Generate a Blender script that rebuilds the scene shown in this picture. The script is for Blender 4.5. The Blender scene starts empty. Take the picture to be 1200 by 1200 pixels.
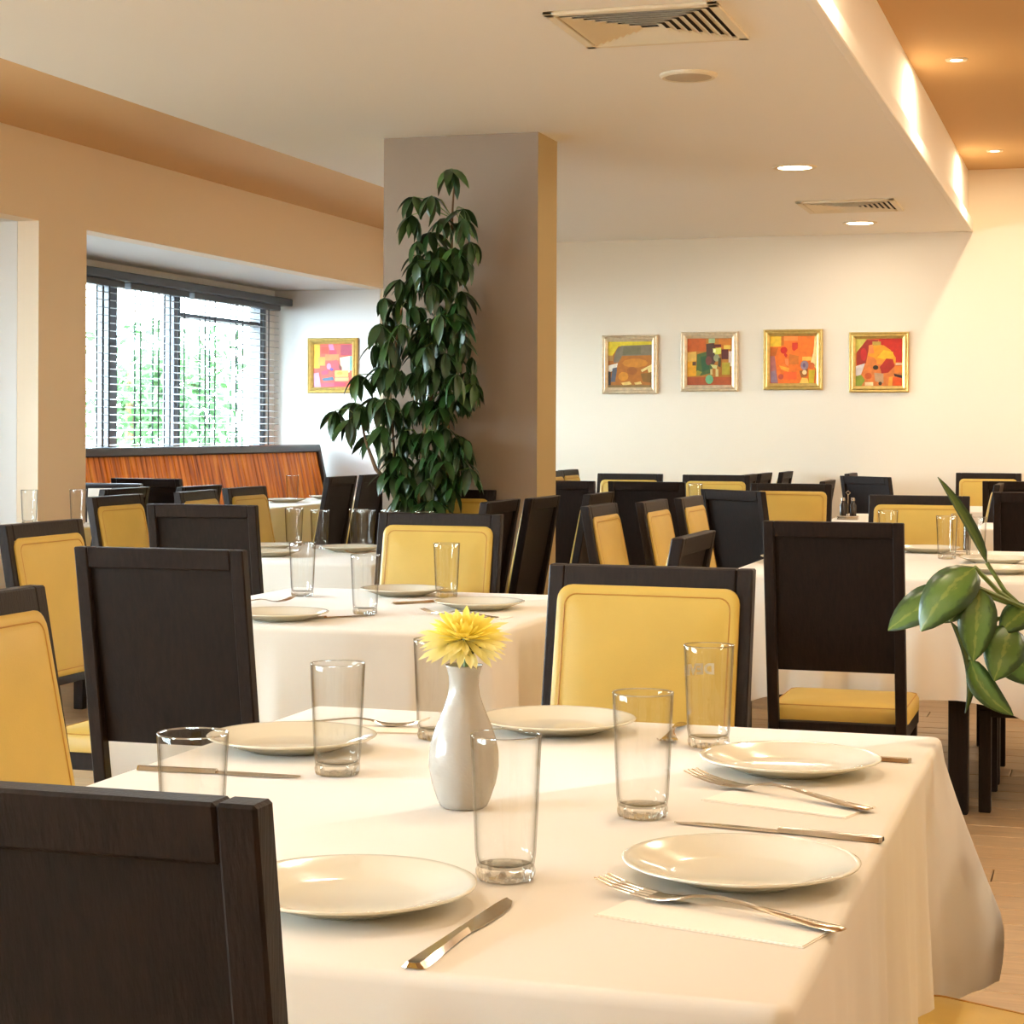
import bpy, bmesh, math, random
from mathutils import Vector, Matrix
random.seed(7)
sc = bpy.context.scene
COL = sc.collection
PI = math.pi

# ------------------------------------------------------------------ camera, sky, exposure
cam_d = bpy.data.cameras.new('camera')
cam = bpy.data.objects.new('camera', cam_d); COL.objects.link(cam); sc.camera = cam
cam_d.sensor_width = 36.0
cam_d.lens = 36.0 * 2250 / 1200
cam_d.shift_y = -(600 - 504) / 1200
cam_d.clip_start = 0.05
cam.location = (0, 0, 1.256)
YAW = math.atan(700 / 2250)
cam.rotation_euler = (Matrix.Rotation(YAW, 3, 'Z') @ Matrix.Rotation(PI / 2, 3, 'X') @ Matrix.Rotation(0.004, 3, 'Z')).to_euler()

vs = sc.view_settings
vs.view_transform = 'Standard'; vs.look = 'None'; vs.gamma = 1.0; vs.use_curve_mapping = False
vs.exposure = -0.22
sc.cycles.use_denoising = True
sc.cycles.max_bounces = 12; sc.cycles.diffuse_bounces = 6; sc.cycles.glossy_bounces = 4
sc.cycles.transmission_bounces = 10; sc.cycles.transparent_max_bounces = 24
sc.cycles.sample_clamp_indirect = 6.0
sc.cycles.caustics_reflective = False; sc.cycles.caustics_refractive = False

world = bpy.data.worlds.new('sky'); sc.world = world
world.use_nodes = True
wb = world.node_tree.nodes['Background']
wb.inputs['Color'].default_value = (0.76, 0.885, 1.0, 1)
wb.inputs['Strength'].default_value = 46.0

WARM = (1.0, 0.88, 0.72)
DOWN_W = 17.0      # one recessed downlight in the white ceiling
SPOT_W = 16.0      # one small spot in the raised ceiling

FILL_W = 46.0     # one added fill lamp in the raised ceiling, out of view

# ------------------------------------------------------------------ materials
def lin(c):
    return tuple(((v / 255) / 12.92 if v / 255 <= 0.04045 else ((v / 255 + 0.055) / 1.055) ** 2.4) for v in c)

def mat(name, rgb, rough=0.6, metal=0.0, spec=0.5, noise=0.0, nscale=20, bump=0.0, bscale=60, coat=0.0, stretch=None, sheen=0.0):
    m = bpy.data.materials.new(name); m.use_nodes = True
    nt = m.node_tree; N = nt.nodes; b = N['Principled BSDF']
    c = lin(rgb)
    b.inputs['Base Color'].default_value = (*c, 1)
    b.inputs['Roughness'].default_value = rough
    b.inputs['Metallic'].default_value = metal
    b.inputs['Specular IOR Level'].default_value = spec
    b.inputs['Coat Weight'].default_value = coat
    b.inputs['Sheen Weight'].default_value = sheen
    tc = N.new('ShaderNodeTexCoord'); src = tc.outputs['Object']
    if stretch:
        mp = N.new('ShaderNodeMapping'); mp.inputs['Scale'].default_value = stretch
        nt.links.new(src, mp.inputs['Vector']); src = mp.outputs['Vector']
    if noise:
        n = N.new('ShaderNodeTexNoise'); n.inputs['Scale'].default_value = nscale; n.inputs['Detail'].default_value = 5
        nt.links.new(src, n.inputs['Vector'])
        r = N.new('ShaderNodeValToRGB')
        r.color_ramp.elements[0].position = 0.3; r.color_ramp.elements[1].position = 0.7
        r.color_ramp.elements[0].color = (*[v * (1 - noise) for v in c], 1)
        r.color_ramp.elements[1].color = (*[min(1, v * (1 + noise)) for v in c], 1)
        nt.links.new(n.outputs['Fac'], r.inputs['Fac']); nt.links.new(r.outputs['Color'], b.inputs['Base Color'])
    if bump:
        n2 = N.new('ShaderNodeTexNoise'); n2.inputs['Scale'].default_value = bscale; n2.inputs['Detail'].default_value = 4
        nt.links.new(src, n2.inputs['Vector'])
        bp = N.new('ShaderNodeBump'); bp.inputs['Strength'].default_value = bump; bp.inputs['Distance'].default_value = 0.01
        nt.links.new(n2.outputs['Fac'], bp.inputs['Height']); nt.links.new(bp.outputs['Normal'], b.inputs['Normal'])
    return m

def emit(name, rgb, strength):
    m = bpy.data.materials.new(name); m.use_nodes = True
    N = m.node_tree.nodes; N.clear()
    e = N.new('ShaderNodeEmission'); e.inputs['Color'].default_value = (*rgb, 1); e.inputs['Strength'].default_value = strength
    o = N.new('ShaderNodeOutputMaterial'); m.node_tree.links.new(e.outputs[0], o.inputs[0])
    return m

def thin_glass(name, tint, edge, boost=1.0):
    """thin clear glass: transparent with a Fresnel (Schlick) reflection, tinted where seen edge on"""
    m = bpy.data.materials.new(name); m.use_nodes = True
    nt = m.node_tree; N = nt.nodes; N.clear()
    t = N.new('ShaderNodeBsdfTransparent')
    g = N.new('ShaderNodeBsdfGlossy'); g.inputs['Roughness'].default_value = 0.02
    lw = N.new('ShaderNodeLayerWeight'); lw.inputs['Blend'].default_value = 0.5
    def math_(op, a, v):
        n = N.new('ShaderNodeMath'); n.operation = op; n.use_clamp = True
        nt.links.new(a, n.inputs[0]); n.inputs[1].default_value = v
        return n.outputs[0]
    fac = math_('MULTIPLY_ADD', math_('POWER', lw.outputs['Facing'], 5.0), 0.9 * boost)
    fac.node.inputs[2].default_value = 0.04 * boost
    mc = N.new('ShaderNodeMix'); mc.data_type = 'RGBA'
    nt.links.new(math_('POWER', lw.outputs['Facing'], 4.5), mc.inputs['Factor'])
    mc.inputs['A'].default_value = (*tint, 1); mc.inputs['B'].default_value = (*edge, 1)
    nt.links.new(mc.outputs['Result'], t.inputs['Color'])
    mx = N.new('ShaderNodeMixShader'); o = N.new('ShaderNodeOutputMaterial')
    nt.links.new(fac, mx.inputs[0])
    nt.links.new(t.outputs[0], mx.inputs[1]); nt.links.new(g.outputs[0], mx.inputs[2]); nt.links.new(mx.outputs[0], o.inputs[0])
    return m

M = {}
M['ceiling'] = mat('ceiling_paint', (250, 246, 238), 0.9)
M['tan'] = mat('lit_tan_paint', (250, 233, 210), 0.85)  # left wall tan, lightened to paint in the light it catches
M['taupe_lit'] = mat('warm_lit_taupe_paint', (178, 154, 106), 0.85)  # column sides: the glow of warm lamps put into the colour
M['strip'] = mat('shaded_tan_paint', (216, 174, 126), 0.85)  # same tan as the left wall, darkened for the strip's shade
M['brown'] = mat('brown_ceiling_paint', (198, 158, 104), 0.8)
M['white'] = mat('white_paint', (247, 246, 245), 0.9)
M['back'] = mat('cream_paint', (236, 224, 204), 0.9)
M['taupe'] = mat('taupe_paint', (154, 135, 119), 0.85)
M['floor_base'] = mat('floor_screed', (120, 95, 70), 0.8)
M['plank'] = mat('floor_board_wood', (172, 142, 106), 0.35, noise=0.16, nscale=6, stretch=(0.6, 9, 1), bump=0.05)
M['wenge'] = mat('dark_wenge_wood', (29, 18, 13), 0.5, spec=.2, noise=0.35, nscale=14, stretch=(9, 9, 0.8), bump=0.12, bscale=30)
M['wenge_panel'] = mat('dark_wenge_panel', (25, 15, 11), 0.5, spec=.2, noise=0.4, nscale=10, stretch=(11, 11, 0.6), bump=0.1, bscale=30)
M['leather'] = mat('yellow_leather', (199, 166, 76), 0.42, noise=0.05, nscale=8, bump=0.06, bscale=350)
M['piping'] = mat('dark_yellow_piping', (176, 126, 44), 0.5)
M['cloth'] = mat('white_tablecloth', (231, 225, 214), 0.85, bump=0.03, bscale=25, sheen=0.2)
M['china'] = mat('white_china', (231, 229, 214), 0.12, coat=0.3)
M['vase'] = mat('white_porcelain', (184, 180, 172), 0.2, bump=0.25, bscale=40)
M['steel'] = mat('cutlery_steel', (205, 195, 180), 0.16, metal=1.0)
M['napkin'] = mat('napkin_paper', (246, 238, 224), 0.9)
M['glass'] = thin_glass('clear_glass', (0.992, 0.992, 0.985), (.22, .23, .19), 0.9)
M['pane'] = thin_glass('window_glass', (0.96, 0.995, 0.985), (.85, .97, .95), 0.6)
gb = bpy.data.materials.new('thick_glass'); gb.use_nodes = True
b_ = gb.node_tree.nodes['Principled BSDF']; b_.inputs['Transmission Weight'].default_value = 1.0
b_.inputs['Roughness'].default_value = 0.0; b_.inputs['IOR'].default_value = 1.5
b_.inputs['Base Color'].default_value = (0.97, 0.98, 0.95, 1); 
_t = gb.node_tree.nodes.new('ShaderNodeBsdfTransparent'); _t.inputs['Color'].default_value = (.97, .97, .95, 1)
_m = gb.node_tree.nodes.new('ShaderNodeMixShader'); _m.inputs[0].default_value = 0.55
gb.node_tree.links.new(_t.outputs[0], _m.inputs[1]); gb.node_tree.links.new(b_.outputs[0], _m.inputs[2])
gb.node_tree.links.new(_m.outputs[0], gb.node_tree.nodes['Material Output'].inputs[0]); M['glass_base'] = gb
M['etch'] = mat('white_glass_print', (252, 248, 236), 0.7)
M['leaf'] = mat('umbrella_leaf', (36, 64, 27), 0.32, noise=0.35, nscale=9)
M['leaf2'] = mat('umbrella_leaf_pale', (62, 92, 36), 0.35, noise=0.3, nscale=9)
M['stem'] = mat('green_stem', (104, 122, 58), 0.5)
M['bark'] = mat('plant_stem_bark', (110, 84, 56), 0.8, bump=0.3)
M['pot'] = mat('dark_planter', (70, 58, 50), 0.5)
M['terra'] = mat('clay_pot', (150, 98, 66), 0.8)
M['soil'] = mat('potting_soil', (52, 38, 28), 1.0, bump=0.6)
M['frame_dark'] = mat('anthracite_window_frame', (54, 56, 64), 0.4)
M['slat'] = mat('blind_slat', (186, 188, 192), 0.45)
M['tape'] = mat('blind_tape', (40, 48, 56), 0.8)
M['bench_dark'] = mat('dark_bench_leather', (44, 40, 48), 0.3)
M['vent'] = mat('vent_enamel', (238, 226, 200), 0.5)
M['duct'] = mat('dark_duct', (30, 24, 18), 0.9)
M['speaker'] = mat('speaker_grille', (196, 178, 150), 0.7, bump=0.2, bscale=300)
M['lamp'] = emit('lamp_glow', (1.0, 0.86, 0.62), 14)
M['petal'] = mat('yellow_petal', (254, 243, 130), 0.6)
M['petal_pale'] = mat('pale_yellow_petal', (254, 248, 182), 0.6)
for _k in ('petal', 'petal_pale'):      # petals let some light through
    _n = M[_k].node_tree; _b = _n.nodes['Principled BSDF']; _tr = _n.nodes.new('ShaderNodeBsdfTranslucent'); _x = _n.nodes.new('ShaderNodeMixShader')
    _tr.inputs['Color'].default_value = _b.inputs['Base Color'].default_value; _x.inputs[0].default_value = .45
    _n.links.new(_b.outputs[0], _x.inputs[1]); _n.links.new(_tr.outputs[0], _x.inputs[2]); _n.links.new(_x.outputs[0], _n.nodes['Material Output'].inputs[0])
M['bounce_ground'] = mat('pale_bounce_ground', (216, 213, 205), 0.95, noise=0.1, nscale=4)  # ground outside, made pale to bounce daylight up to the soffit
M['tree_leaf'] = mat('tree_leaf', (52, 92, 44), 0.6)
M['gold'] = mat('gilt_frame', (214, 186, 112), 0.35, metal=0.55, noise=0.12, nscale=40)
M['silvergold'] = mat('pale_gilt_frame', (226, 208, 176), 0.38, metal=0.45, noise=0.12, nscale=40)
M['cruet_dark'] = mat('dark_bottle', (40, 30, 22), 0.2)
M['card'] = mat('white_card', (235, 230, 222), 0.7)

def pothos_mat():
    m = mat('variegated_leaf', (74, 104, 44), 0.33)
    nt = m.node_tree; N = nt.nodes; b = N['Principled BSDF']
    tc = N.new('ShaderNodeTexCoord')
    sx = N.new('ShaderNodeSeparateXYZ'); nt.links.new(tc.outputs['UV'], sx.inputs[0])
    sb = N.new('ShaderNodeMath'); sb.operation = 'SUBTRACT'; sb.inputs[1].default_value = 0.5
    nt.links.new(sx.outputs['X'], sb.inputs[0])
    ab = N.new('ShaderNodeMath'); ab.operation = 'ABSOLUTE'; nt.links.new(sb.outputs[0], ab.inputs[0])
    nz = N.new('ShaderNodeTexNoise'); nz.inputs['Scale'].default_value = 9; nz.inputs['Detail'].default_value = 6
    nt.links.new(tc.outputs['UV'], nz.inputs['Vector'])
    ad = N.new('ShaderNodeMath'); ad.operation = 'MULTIPLY_ADD'; ad.inputs[1].default_value = 0.30
    nt.links.new(nz.outputs['Fac'], ad.inputs[0]); nt.links.new(ab.outputs[0], ad.inputs[2])
    r = N.new('ShaderNodeValToRGB'); r.color_ramp.interpolation = 'EASE'
    e = r.color_ramp.elements
    e[0].position = 0.15; e[0].color = (*lin((122, 134, 62)), 1)
    e[1].position = 0.55; e[1].color = (*lin((42, 66, 26)), 1)
    x = e.new(0.22); x.color = (*lin((88, 112, 46)), 1)
    x = e.new(0.40); x.color = (*lin((80, 106, 42)), 1)
    nt.links.new(ad.outputs[0], r.inputs['Fac']); nt.links.new(r.outputs['Color'], b.inputs['Base Color'])
    return m
M['pothos'] = pothos_mat()

def bench_mat():
    m = mat('striped_bench_veneer', (190, 100, 30), 0.4)
    nt = m.node_tree; N = nt.nodes; b = N['Principled BSDF']
    tc = N.new('ShaderNodeTexCoord')
    mp = N.new('ShaderNodeMapping'); mp.inputs['Scale'].default_value = (1, 9, 0.9)
    nt.links.new(tc.outputs['Object'], mp.inputs[0])
    n = N.new('ShaderNodeTexNoise'); n.inputs['Scale'].default_value = 2.2; n.inputs['Detail'].default_value = 3; n.inputs['Distortion'].default_value = 0.7
    nt.links.new(mp.outputs[0], n.inputs['Vector'])
    r = N.new('ShaderNodeValToRGB'); e = r.color_ramp.elements
    e[0].position = 0.26; e[0].color = (*lin((132, 56, 8)), 1)
    e[1].position = 0.72; e[1].color = (*lin((246, 172, 74)), 1)
    x = e.new(0.45); x.color = (*lin((206, 108, 20)), 1)
    x = e.new(0.58); x.color = (*lin((236, 142, 36)), 1)
    nt.links.new(n.outputs['Fac'], r.inputs[0]); nt.links.new(r.outputs[0], b.inputs['Base Color'])
    return m
M['bench'] = bench_mat()
_flat = {}
def flat(rgb):
    if rgb not in _flat:
        _flat[rgb] = mat('paint_%d_%d_%d' % rgb, rgb, 0.6, noise=0.14, nscale=30)
    return _flat[rgb]

# ------------------------------------------------------------------ mesh helpers
def obj(name, bm, m, parent=None, smooth=False, loc=None, kind=None):
    me = bpy.data.meshes.new(name)
    bmesh.ops.recalc_face_normals(bm, faces=bm.faces)
    bm.to_mesh(me); bm.free()
    for x in (m if isinstance(m, (list, tuple)) else [m]): me.materials.append(x)
    if smooth:
        for p in me.polygons: p.use_smooth = True
        if smooth != 'all': me.set_sharp_from_angle(angle=math.radians(40))
    o = bpy.data.objects.new(name, me); COL.objects.link(o)
    if parent: o.parent = parent
    if loc: o.location = loc
    if kind: o['kind'] = kind
    return o

def empty(name, loc=(0, 0, 0), rz=0.0):
    o = bpy.data.objects.new(name, None); COL.objects.link(o)
    o.location = loc; o.rotation_euler = (0, 0, rz); o.empty_display_size = 0.1
    return o

def tag(o, label, cat, group=None):
    o['label'] = label; o['category'] = cat
    if group: o['group'] = group
    return o

def box(bm, x0, x1, y0, y1, z0, z1, bev=0.0):
    t = bmesh.new()
    vsx = [t.verts.new((x, y, z)) for x in (x0, x1) for y in (y0, y1) for z in (z0, z1)]
    for f in ((0, 1, 3, 2), (4, 6, 7, 5), (0, 4, 5, 1), (2, 3, 7, 6), (0, 2, 6, 4), (1, 5, 7, 3)):
        t.faces.new([vsx[i] for i in f])
    if bev:
        bmesh.ops.bevel(t, geom=list(t.edges), offset=bev, segments=1, affect='EDGES')
    tmp = bpy.data.meshes.new('tmp'); t.to_mesh(tmp); t.free(); bm.from_mesh(tmp); bpy.data.meshes.remove(tmp)

def bx(*a, bev=0.0):
    bm = bmesh.new(); box(bm, *a, bev=bev); return bm

def xf(bm, mtx):
    bmesh.ops.transform(bm, matrix=mtx, verts=bm.verts); return bm

def lathe(bm, prof, n=32, cz=None, wob=None):
    rings = []
    for k, (r, z) in enumerate(prof):
        if r < 1e-6: rings.append([bm.verts.new((0, 0, z))])
        else:
            rings.append([bm.verts.new((r * (1 if not wob else wob(k, i)) * math.cos(2 * PI * i / n),
                                        r * (1 if not wob else wob(k, i)) * math.sin(2 * PI * i / n), z)) for i in range(n)])
    for a, b in zip(rings, rings[1:]):
        for i in range(n):
            j = (i + 1) % n
            if len(a) == 1 and len(b) == 1: continue
            if len(a) == 1: bm.faces.new((a[0], b[i], b[j]))
            elif len(b) == 1: bm.faces.new((a[i], a[j], b[0]))
            else: bm.faces.new((a[i], a[j], b[j], b[i]))
    return bm

def tube(bm, pts, r, n=6, closed=False):
    pts = [Vector(p) for p in pts]; rings = []
    L = len(pts)
    for i, p in enumerate(pts):
        if closed: d = pts[(i + 1) % L] - pts[i - 1]
        else: d = pts[min(i + 1, L - 1)] - pts[max(i - 1, 0)]
        d.normalize()
        u = d.cross(Vector((0, 0, 1)))
        if u.length < 0.05: u = d.cross(Vector((0, 1, 0)))
        u.normalize(); v = d.cross(u)
        rr = r[i] if isinstance(r, (list, tuple)) else r
        rings.append([bm.verts.new(p + u * rr * math.cos(2 * PI * k / n) + v * rr * math.sin(2 * PI * k / n)) for k in range(n)])
    rng = range(L) if closed else range(L - 1)
    for i in rng:
        a, b = rings[i], rings[(i + 1) % L]
        for k in range(n): bm.faces.new((a[k], a[(k + 1) % n], b[(k + 1) % n], b[k]))
    if not closed:
        bm.faces.new(rings[0]); bm.faces.new(list(reversed(rings[-1])))
    return bm

def rrect(hx, hz, r, n=5):
    pts = []
    for cx, cz, a0 in ((hx - r, hz - r, 0), (-hx + r, hz - r, 90), (-hx + r, -hz + r, 180), (hx - r, -hz + r, 270)):
        for k in range(n + 1):
            a = math.radians(a0 + 90 * k / n); pts.append((cx + r * math.cos(a), cz + r * math.sin(a)))
    return pts

def copy_tree(o, parent=None):
    c = o.copy(); COL.objects.link(c)
    if parent: c.parent = parent
    for ch in list(o.children): copy_tree(ch, c)
    return c

def struct(name, bm, m, parent=None, smooth=False):
    o = obj(name, bm, m, parent, smooth)
    if not parent: o['kind'] = 'structure'
    return o

# ------------------------------------------------------------------ room shell
YB, YN = 13.19, -3.0          # back wall, wall behind the camera
XL, XW, XR = -5.08, -5.96, 2.7  # left wall face, window plane, right wall
ZC, ZS, ZU, ZO = 2.60, 2.72, 3.01, 2.287   # white ceiling, tan strip, raised ceiling, alcove soffit
X1, X2 = -3.85, -0.91         # edges of the dropped white ceiling

fl = struct('floor', bx(XW - .1, XR + .1, YN - .1, YB + .1, -0.12, -0.012), M['floor_base'])
# boards: those the photograph shows are laid one by one, the rest are one joined part
PW, PL = 0.155, 1.45
near_m = bpy.data.meshes.new('floor_board')
_b = bx(0, PL - .004, 0, PW - .004, -0.012, 0, bev=0.0018); _b.to_mesh(near_m); _b.free(); near_m.materials.append(M['plank'])
rest = bmesh.new()
r_ = 0
y = YN
while y < YB:
    x = XW - (r_ * 0.53) % PL
    while x < XR:
        if -1.3 < x + PL and x < 2.0 and 1.6 < y < 8.2:
            o = bpy.data.objects.new('floor_board', near_m); COL.objects.link(o)
            o.parent = fl; o.location = (x, y, random.uniform(-.0006, .0006))
        else:
            box(rest, x, x + PL - .004, y, y + PW - .004, -0.012, 0)
        x += PL
    y += PW; r_ += 1
o = obj('floor_board', rest, M['plank'], fl); o['kind'] = 'stuff'

struct('wall_back', bx(XW - .1, XR + .1, YB, YB + .15, -.1, ZU + .2), M['back'])
struct('wall_right', bx(XR, XR + .15, YN, YB, -.1, ZU + .2), M['back'])
struct('wall_near', bx(XW - .1, XR + .1, YN - .15, YN, -.1, ZU + .2), M['back'])
struct('ceiling', bx(X1, X2, YN, YB, ZC, ZU + .1), M['ceiling'])
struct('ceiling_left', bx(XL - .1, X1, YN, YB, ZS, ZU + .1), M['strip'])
struct('ceiling_right', bx(X2, XR, YN, YB, ZU, ZU + .1), M['brown'])
struct('trim_1', bx(X2 - .002, X2 + .035, YN, YB, ZC - .004, ZC + .075, bev=.004), M['ceiling'])
# left wall with openings into the window alcoves
OPEN = [(-2.4, 2.1), (2.6, 8.405), (8.872, YB)]
wl = bmesh.new()
box(wl, XL - .12, XL, YN, YB, ZO, ZS + .1)
edges = [YN] + [v for o_ in OPEN for v in o_] 
box(wl, XL - .12, XL, YN, -2.4, -.1, ZO); box(wl, XL - .12, XL, 2.1, 2.6, -.1, ZO); box(wl, XL - .12, XL, 8.405, 8.872, -.1, ZO)
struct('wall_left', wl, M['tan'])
pw = bmesh.new()
for a, b in ((YN, -2.4), (2.1, 2.6), (8.402, 8.875)): box(pw, XW - .1, XL - .12, a, b, -.1, ZO)
struct('wall_partition', pw, M['white'])
struct('ceiling_alcove', bx(XW - .1, XL - .001, YN, YB, ZO + .002, ZO + .12), M['white'])
al = bx(XL - 1.0, XL - .04, YB - .012, YB - .001, 0, ZO)
struct('wall_alcove', al, M['white'])
ws = bmesh.new()
box(ws, XW - .12, XW, 2.6, 3.6, .92, 2.225); box(ws, XW - .12, XW, 7.0, 8.405, .92, 2.225)
for a, b in OPEN:
    box(ws, XW - .12, XW, a, b, -.1, 0.92)
    box(ws, XW - .12, XW, a, b, 2.225, ZO + .1)
struct('wall_window', ws, M['white'])
# column
cm = bx(-3.204, -2.461, 8.29, 8.60, -.05, ZC + .02)
cm.normal_update(); bmesh.ops.recalc_face_normals(cm, faces=cm.faces)
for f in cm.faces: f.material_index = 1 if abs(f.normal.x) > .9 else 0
struct('wall_column', cm, [M['taupe'], M['taupe_lit']])

def window(n, ya, yb, mull, transom):
    w = empty('window_%d' % n, (XW - .05, ya, 0)); w['kind'] = 'structure'
    f = bmesh.new()
    box(f, -.04, .045, 0, yb - ya, 0.92, 0.99); box(f, -.04, .045, 0, yb - ya, 2.15, 2.23)
    box(f, -.04, .045, 0, .07, .99, 2.15); box(f, -.04, .045, yb - ya - .26, yb - ya - .16, .99, 2.15)
    obj('frame', f, M['frame_dark'], w)
    xs = [.07] + [v - ya for v, _ in mull] + [yb - ya - .26]
    for v, t in mull: obj('mullion', bx(-.04, .045, v - ya - t / 2, v - ya + t / 2, .99, 2.15, bev=.004), M['frame_dark'], w)
    for a, b in zip(xs, xs[1:]): obj('pane', bx(-.004, .004, a, b, .99, 2.15), M['pane'], w)
    if transom: obj('transom', bx(-.03, .03, transom[0] - ya, transom[1] - ya, 2.005, 2.04), M['frame_dark'], w)
    obj('side_post', bx(-.04, .045, yb - ya - .16, yb - ya, .92, 2.23), M['white'], w)
window(1, 8.875, YB, [(9.8, .06), (10.75, .11), (11.62, .09)], (11.66, 12.93))
window(2, 3.6, 7.0, [(4.7, .1), (5.8, .1)], None)
window(3, -2.4, 2.1, [(-.2, .1)], None)
struct('sill_window', bx(XW - .02, XW + .05, 8.88, YB - .02, .90, .935, bev=.004), M['white'])
struct('trim_2', bx(XW + .005, XW + .15, 8.9, 13.17, 2.17, 2.225, bev=.006), M['frame_dark'])

def blind(ya, yb, tapes, label):
    b = empty('venetian_blind', (XW + .075, ya, 0)); tag(b, label, 'blind', 'venetian blinds in the alcove window')
    w = yb - ya
    obj('headrail', bx(-.03, .03, 0, w, 2.13, 2.172, bev=.004), M['frame_dark'], b)
    sb = bmesh.new()
    vv = []
    for yy in (0, w):
        vv.append([sb.verts.new((x, yy, z)) for x, z in ((-.019, -.002), (-.007, .001), (.007, .001), (.019, -.002), (.019, -.0042), (.007, -.0012), (-.007, -.0012), (-.019, -.0042))])
    for k in range(8): sb.faces.new((vv[0][k], vv[0][(k + 1) % 8], vv[1][(k + 1) % 8], vv[1][k]))
    sb.faces.new(vv[0]); sb.faces.new(list(reversed(vv[1])))
    s0 = obj('slat', sb, M['slat'], b)
    z = 2.095; s0.location = (0, 0, z); s0.rotation_euler = (0, math.radians(6), 0); z -= .047
    while z > 1.02:
        s = s0.copy(); COL.objects.link(s); s.location = (0, 0, z); z -= .047
    for t in tapes:
        tb = bmesh.new()
        box(tb, .0195, .022, t - ya - .008, t - ya + .008, 1.0, 2.135); box(tb, -.022, -.0195, t - ya - .008, t - ya + .008, 1.0, 2.135)
        obj('ladder_tape', tb, M['tape'], b)
    obj('bottom_rail', bx(-.025, .025, 0, w, .985, 1.003, bev=.003), M['slat'], b)
blind(8.95, 10.70, (9.2, 9.8, 10.44, 10.52), 'dark slatted blind at the end of the alcove window beside the tan pier')
blind(10.78, 11.58, (10.92, 11.16, 11.32, 11.52), 'narrow dark slatted blind between the two thick window mullions')
blind(11.66, 13.05, (11.83, 11.98, 12.31, 12.42, 12.86), 'wide dark slatted blind nearest the white wall with the red painting')

# outside
struct('ground_outside', bx(-40, XW - .15, -10, 45, -1.2, -1.0), M['bounce_ground'])
def tree(x, y, h, w, label, seed):
    rnd = random.Random(seed)
    t = empty('garden_tree', (x, y, -1.0)); tag(t, label, 'tree', 'trees outside the alcove window')
    obj('trunk', tube(bmesh.new(), [(0, 0, 0), (.1, 0, h * .3), (0, .1, h * .6), (.05, 0, h * .85)], [.2, .16, .1, .04], 8), M['bark'], t)
    cb = bmesh.new()
    blobs = [(rnd.uniform(-w, w) * .7, rnd.uniform(-w, w) * .7, rnd.uniform(h * .35, h * .95), rnd.uniform(.5, .9) * w * .55) for _ in range(16)]
    for _ in range(2600):
        bxx, by, bz, br = rnd.choice(blobs)
        d = Vector((rnd.gauss(0, 1), rnd.gauss(0, 1), rnd.gauss(0, 1))).normalized() * br * rnd.uniform(.6, 1)
        c = Vector((bxx, by, bz)) + d
        a = Vector((rnd.gauss(0, 1), rnd.gauss(0, 1), rnd.gauss(0, 1))).normalized() * .13
        b2 = Vector((rnd.gauss(0, 1), rnd.gauss(0, 1), rnd.gauss(0, 1))).normalized() * .08
        cb.faces.new([cb.verts.new(c + a), cb.verts.new(c + b2), cb.verts.new(c - a), cb.verts.new(c - b2)])
    c = obj('crown', cb, M['tree_leaf'], t); c['kind'] = 'stuff'
tree(-17.5, 26, 4.6, 1.9, 'pale green leafy tree seen through the right part of the blinds', 1)
tree(-18, 33, 4.2, 2.2, 'green tree farthest to the right behind the window blinds', 2)
tree(-26, 27, 4.0, 1.8, 'green tree seen through the left part of the blinds', 3)

# ------------------------------------------------------------------ ceiling fixtures
def area(name, loc, size, power, color, parent=None, spread=PI):
    l = bpy.data.lights.new(name, 'AREA'); l.shape = 'DISK'; l.size = size; l.energy = power; l.color = color; l.spread = spread
    o = bpy.data.objects.new(name, l); COL.objects.link(o)
    o.location = loc
    if parent: o.parent = parent
    return o

def downlight(x, y, label, power=DOWN_W * .5):
    t = empty('ceiling_downlight', (x, y, ZC)); tag(t, label, 'ceiling light', 'round recessed downlights')
    obj('trim_ring', lathe(bmesh.new(), [(.086, -.001), (.086, -.006), (.108, -.007), (.112, -.003), (.112, 0), (.086, -.001)], 32), M['vent'], t, True)
    obj('diffuser', lathe(bmesh.new(), [(0, -.004), (.086, -.004), (.086, -.002), (0, -.002)], 32), M['lamp'], t)
    area('lamp_light', (0, 0, -.012), .17, power, WARM, t)
downlight(-1.533, 9.75, 'nearer round glowing downlight in the white ceiling, left of the second vent')
downlight(-1.538, 12.46, 'farther round glowing downlight, between the second vent and the back wall')
for k, (x, y) in enumerate(((-1.5, 4.2), (-1.5, 1.5), (-3.2, 4.2), (-3.2, 1.5), (-1.5, -1.2), (-3.2, -1.2))):
    downlight(x, y, 'round recessed downlight in the white ceiling nearer than the picture shows')

def spot(x, y, label):
    t = empty('ceiling_spot', (x, y, ZU)); tag(t, label, 'ceiling light', 'small spotlights in the brown raised ceiling')
    obj('trim_ring', lathe(bmesh.new(), [(.030, -.001), (.030, -.006), (.048, -.008), (.052, -.003), (.052, 0), (.030, -.001)], 24), M['vent'], t, True)
    obj('bulb', lathe(bmesh.new(), [(0, -.008), (.022, -.006), (.03, -.002), (0, -.001)], 24), M['lamp'], t, True)
    area('spot_light', (0, 0, -.014), .055, SPOT_W, (1.0, .82, .56), t)
spot(-.694, 9.25, 'small bright spotlight in the brown raised ceiling, nearer of two in view')
spot(-.688, 12.31, 'small bright spotlight in the brown raised ceiling next to the back wall')
for x, y in ((-.69, 6.2), (-.69, 3.1), (-.69, 0.0), (1.2, 3.1), (1.2, 6.2), (1.2, 9.25), (1.2, 12.3), (1.2, 0)):
    spot(x, y, 'small spotlight in the brown raised ceiling outside the picture')

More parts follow.
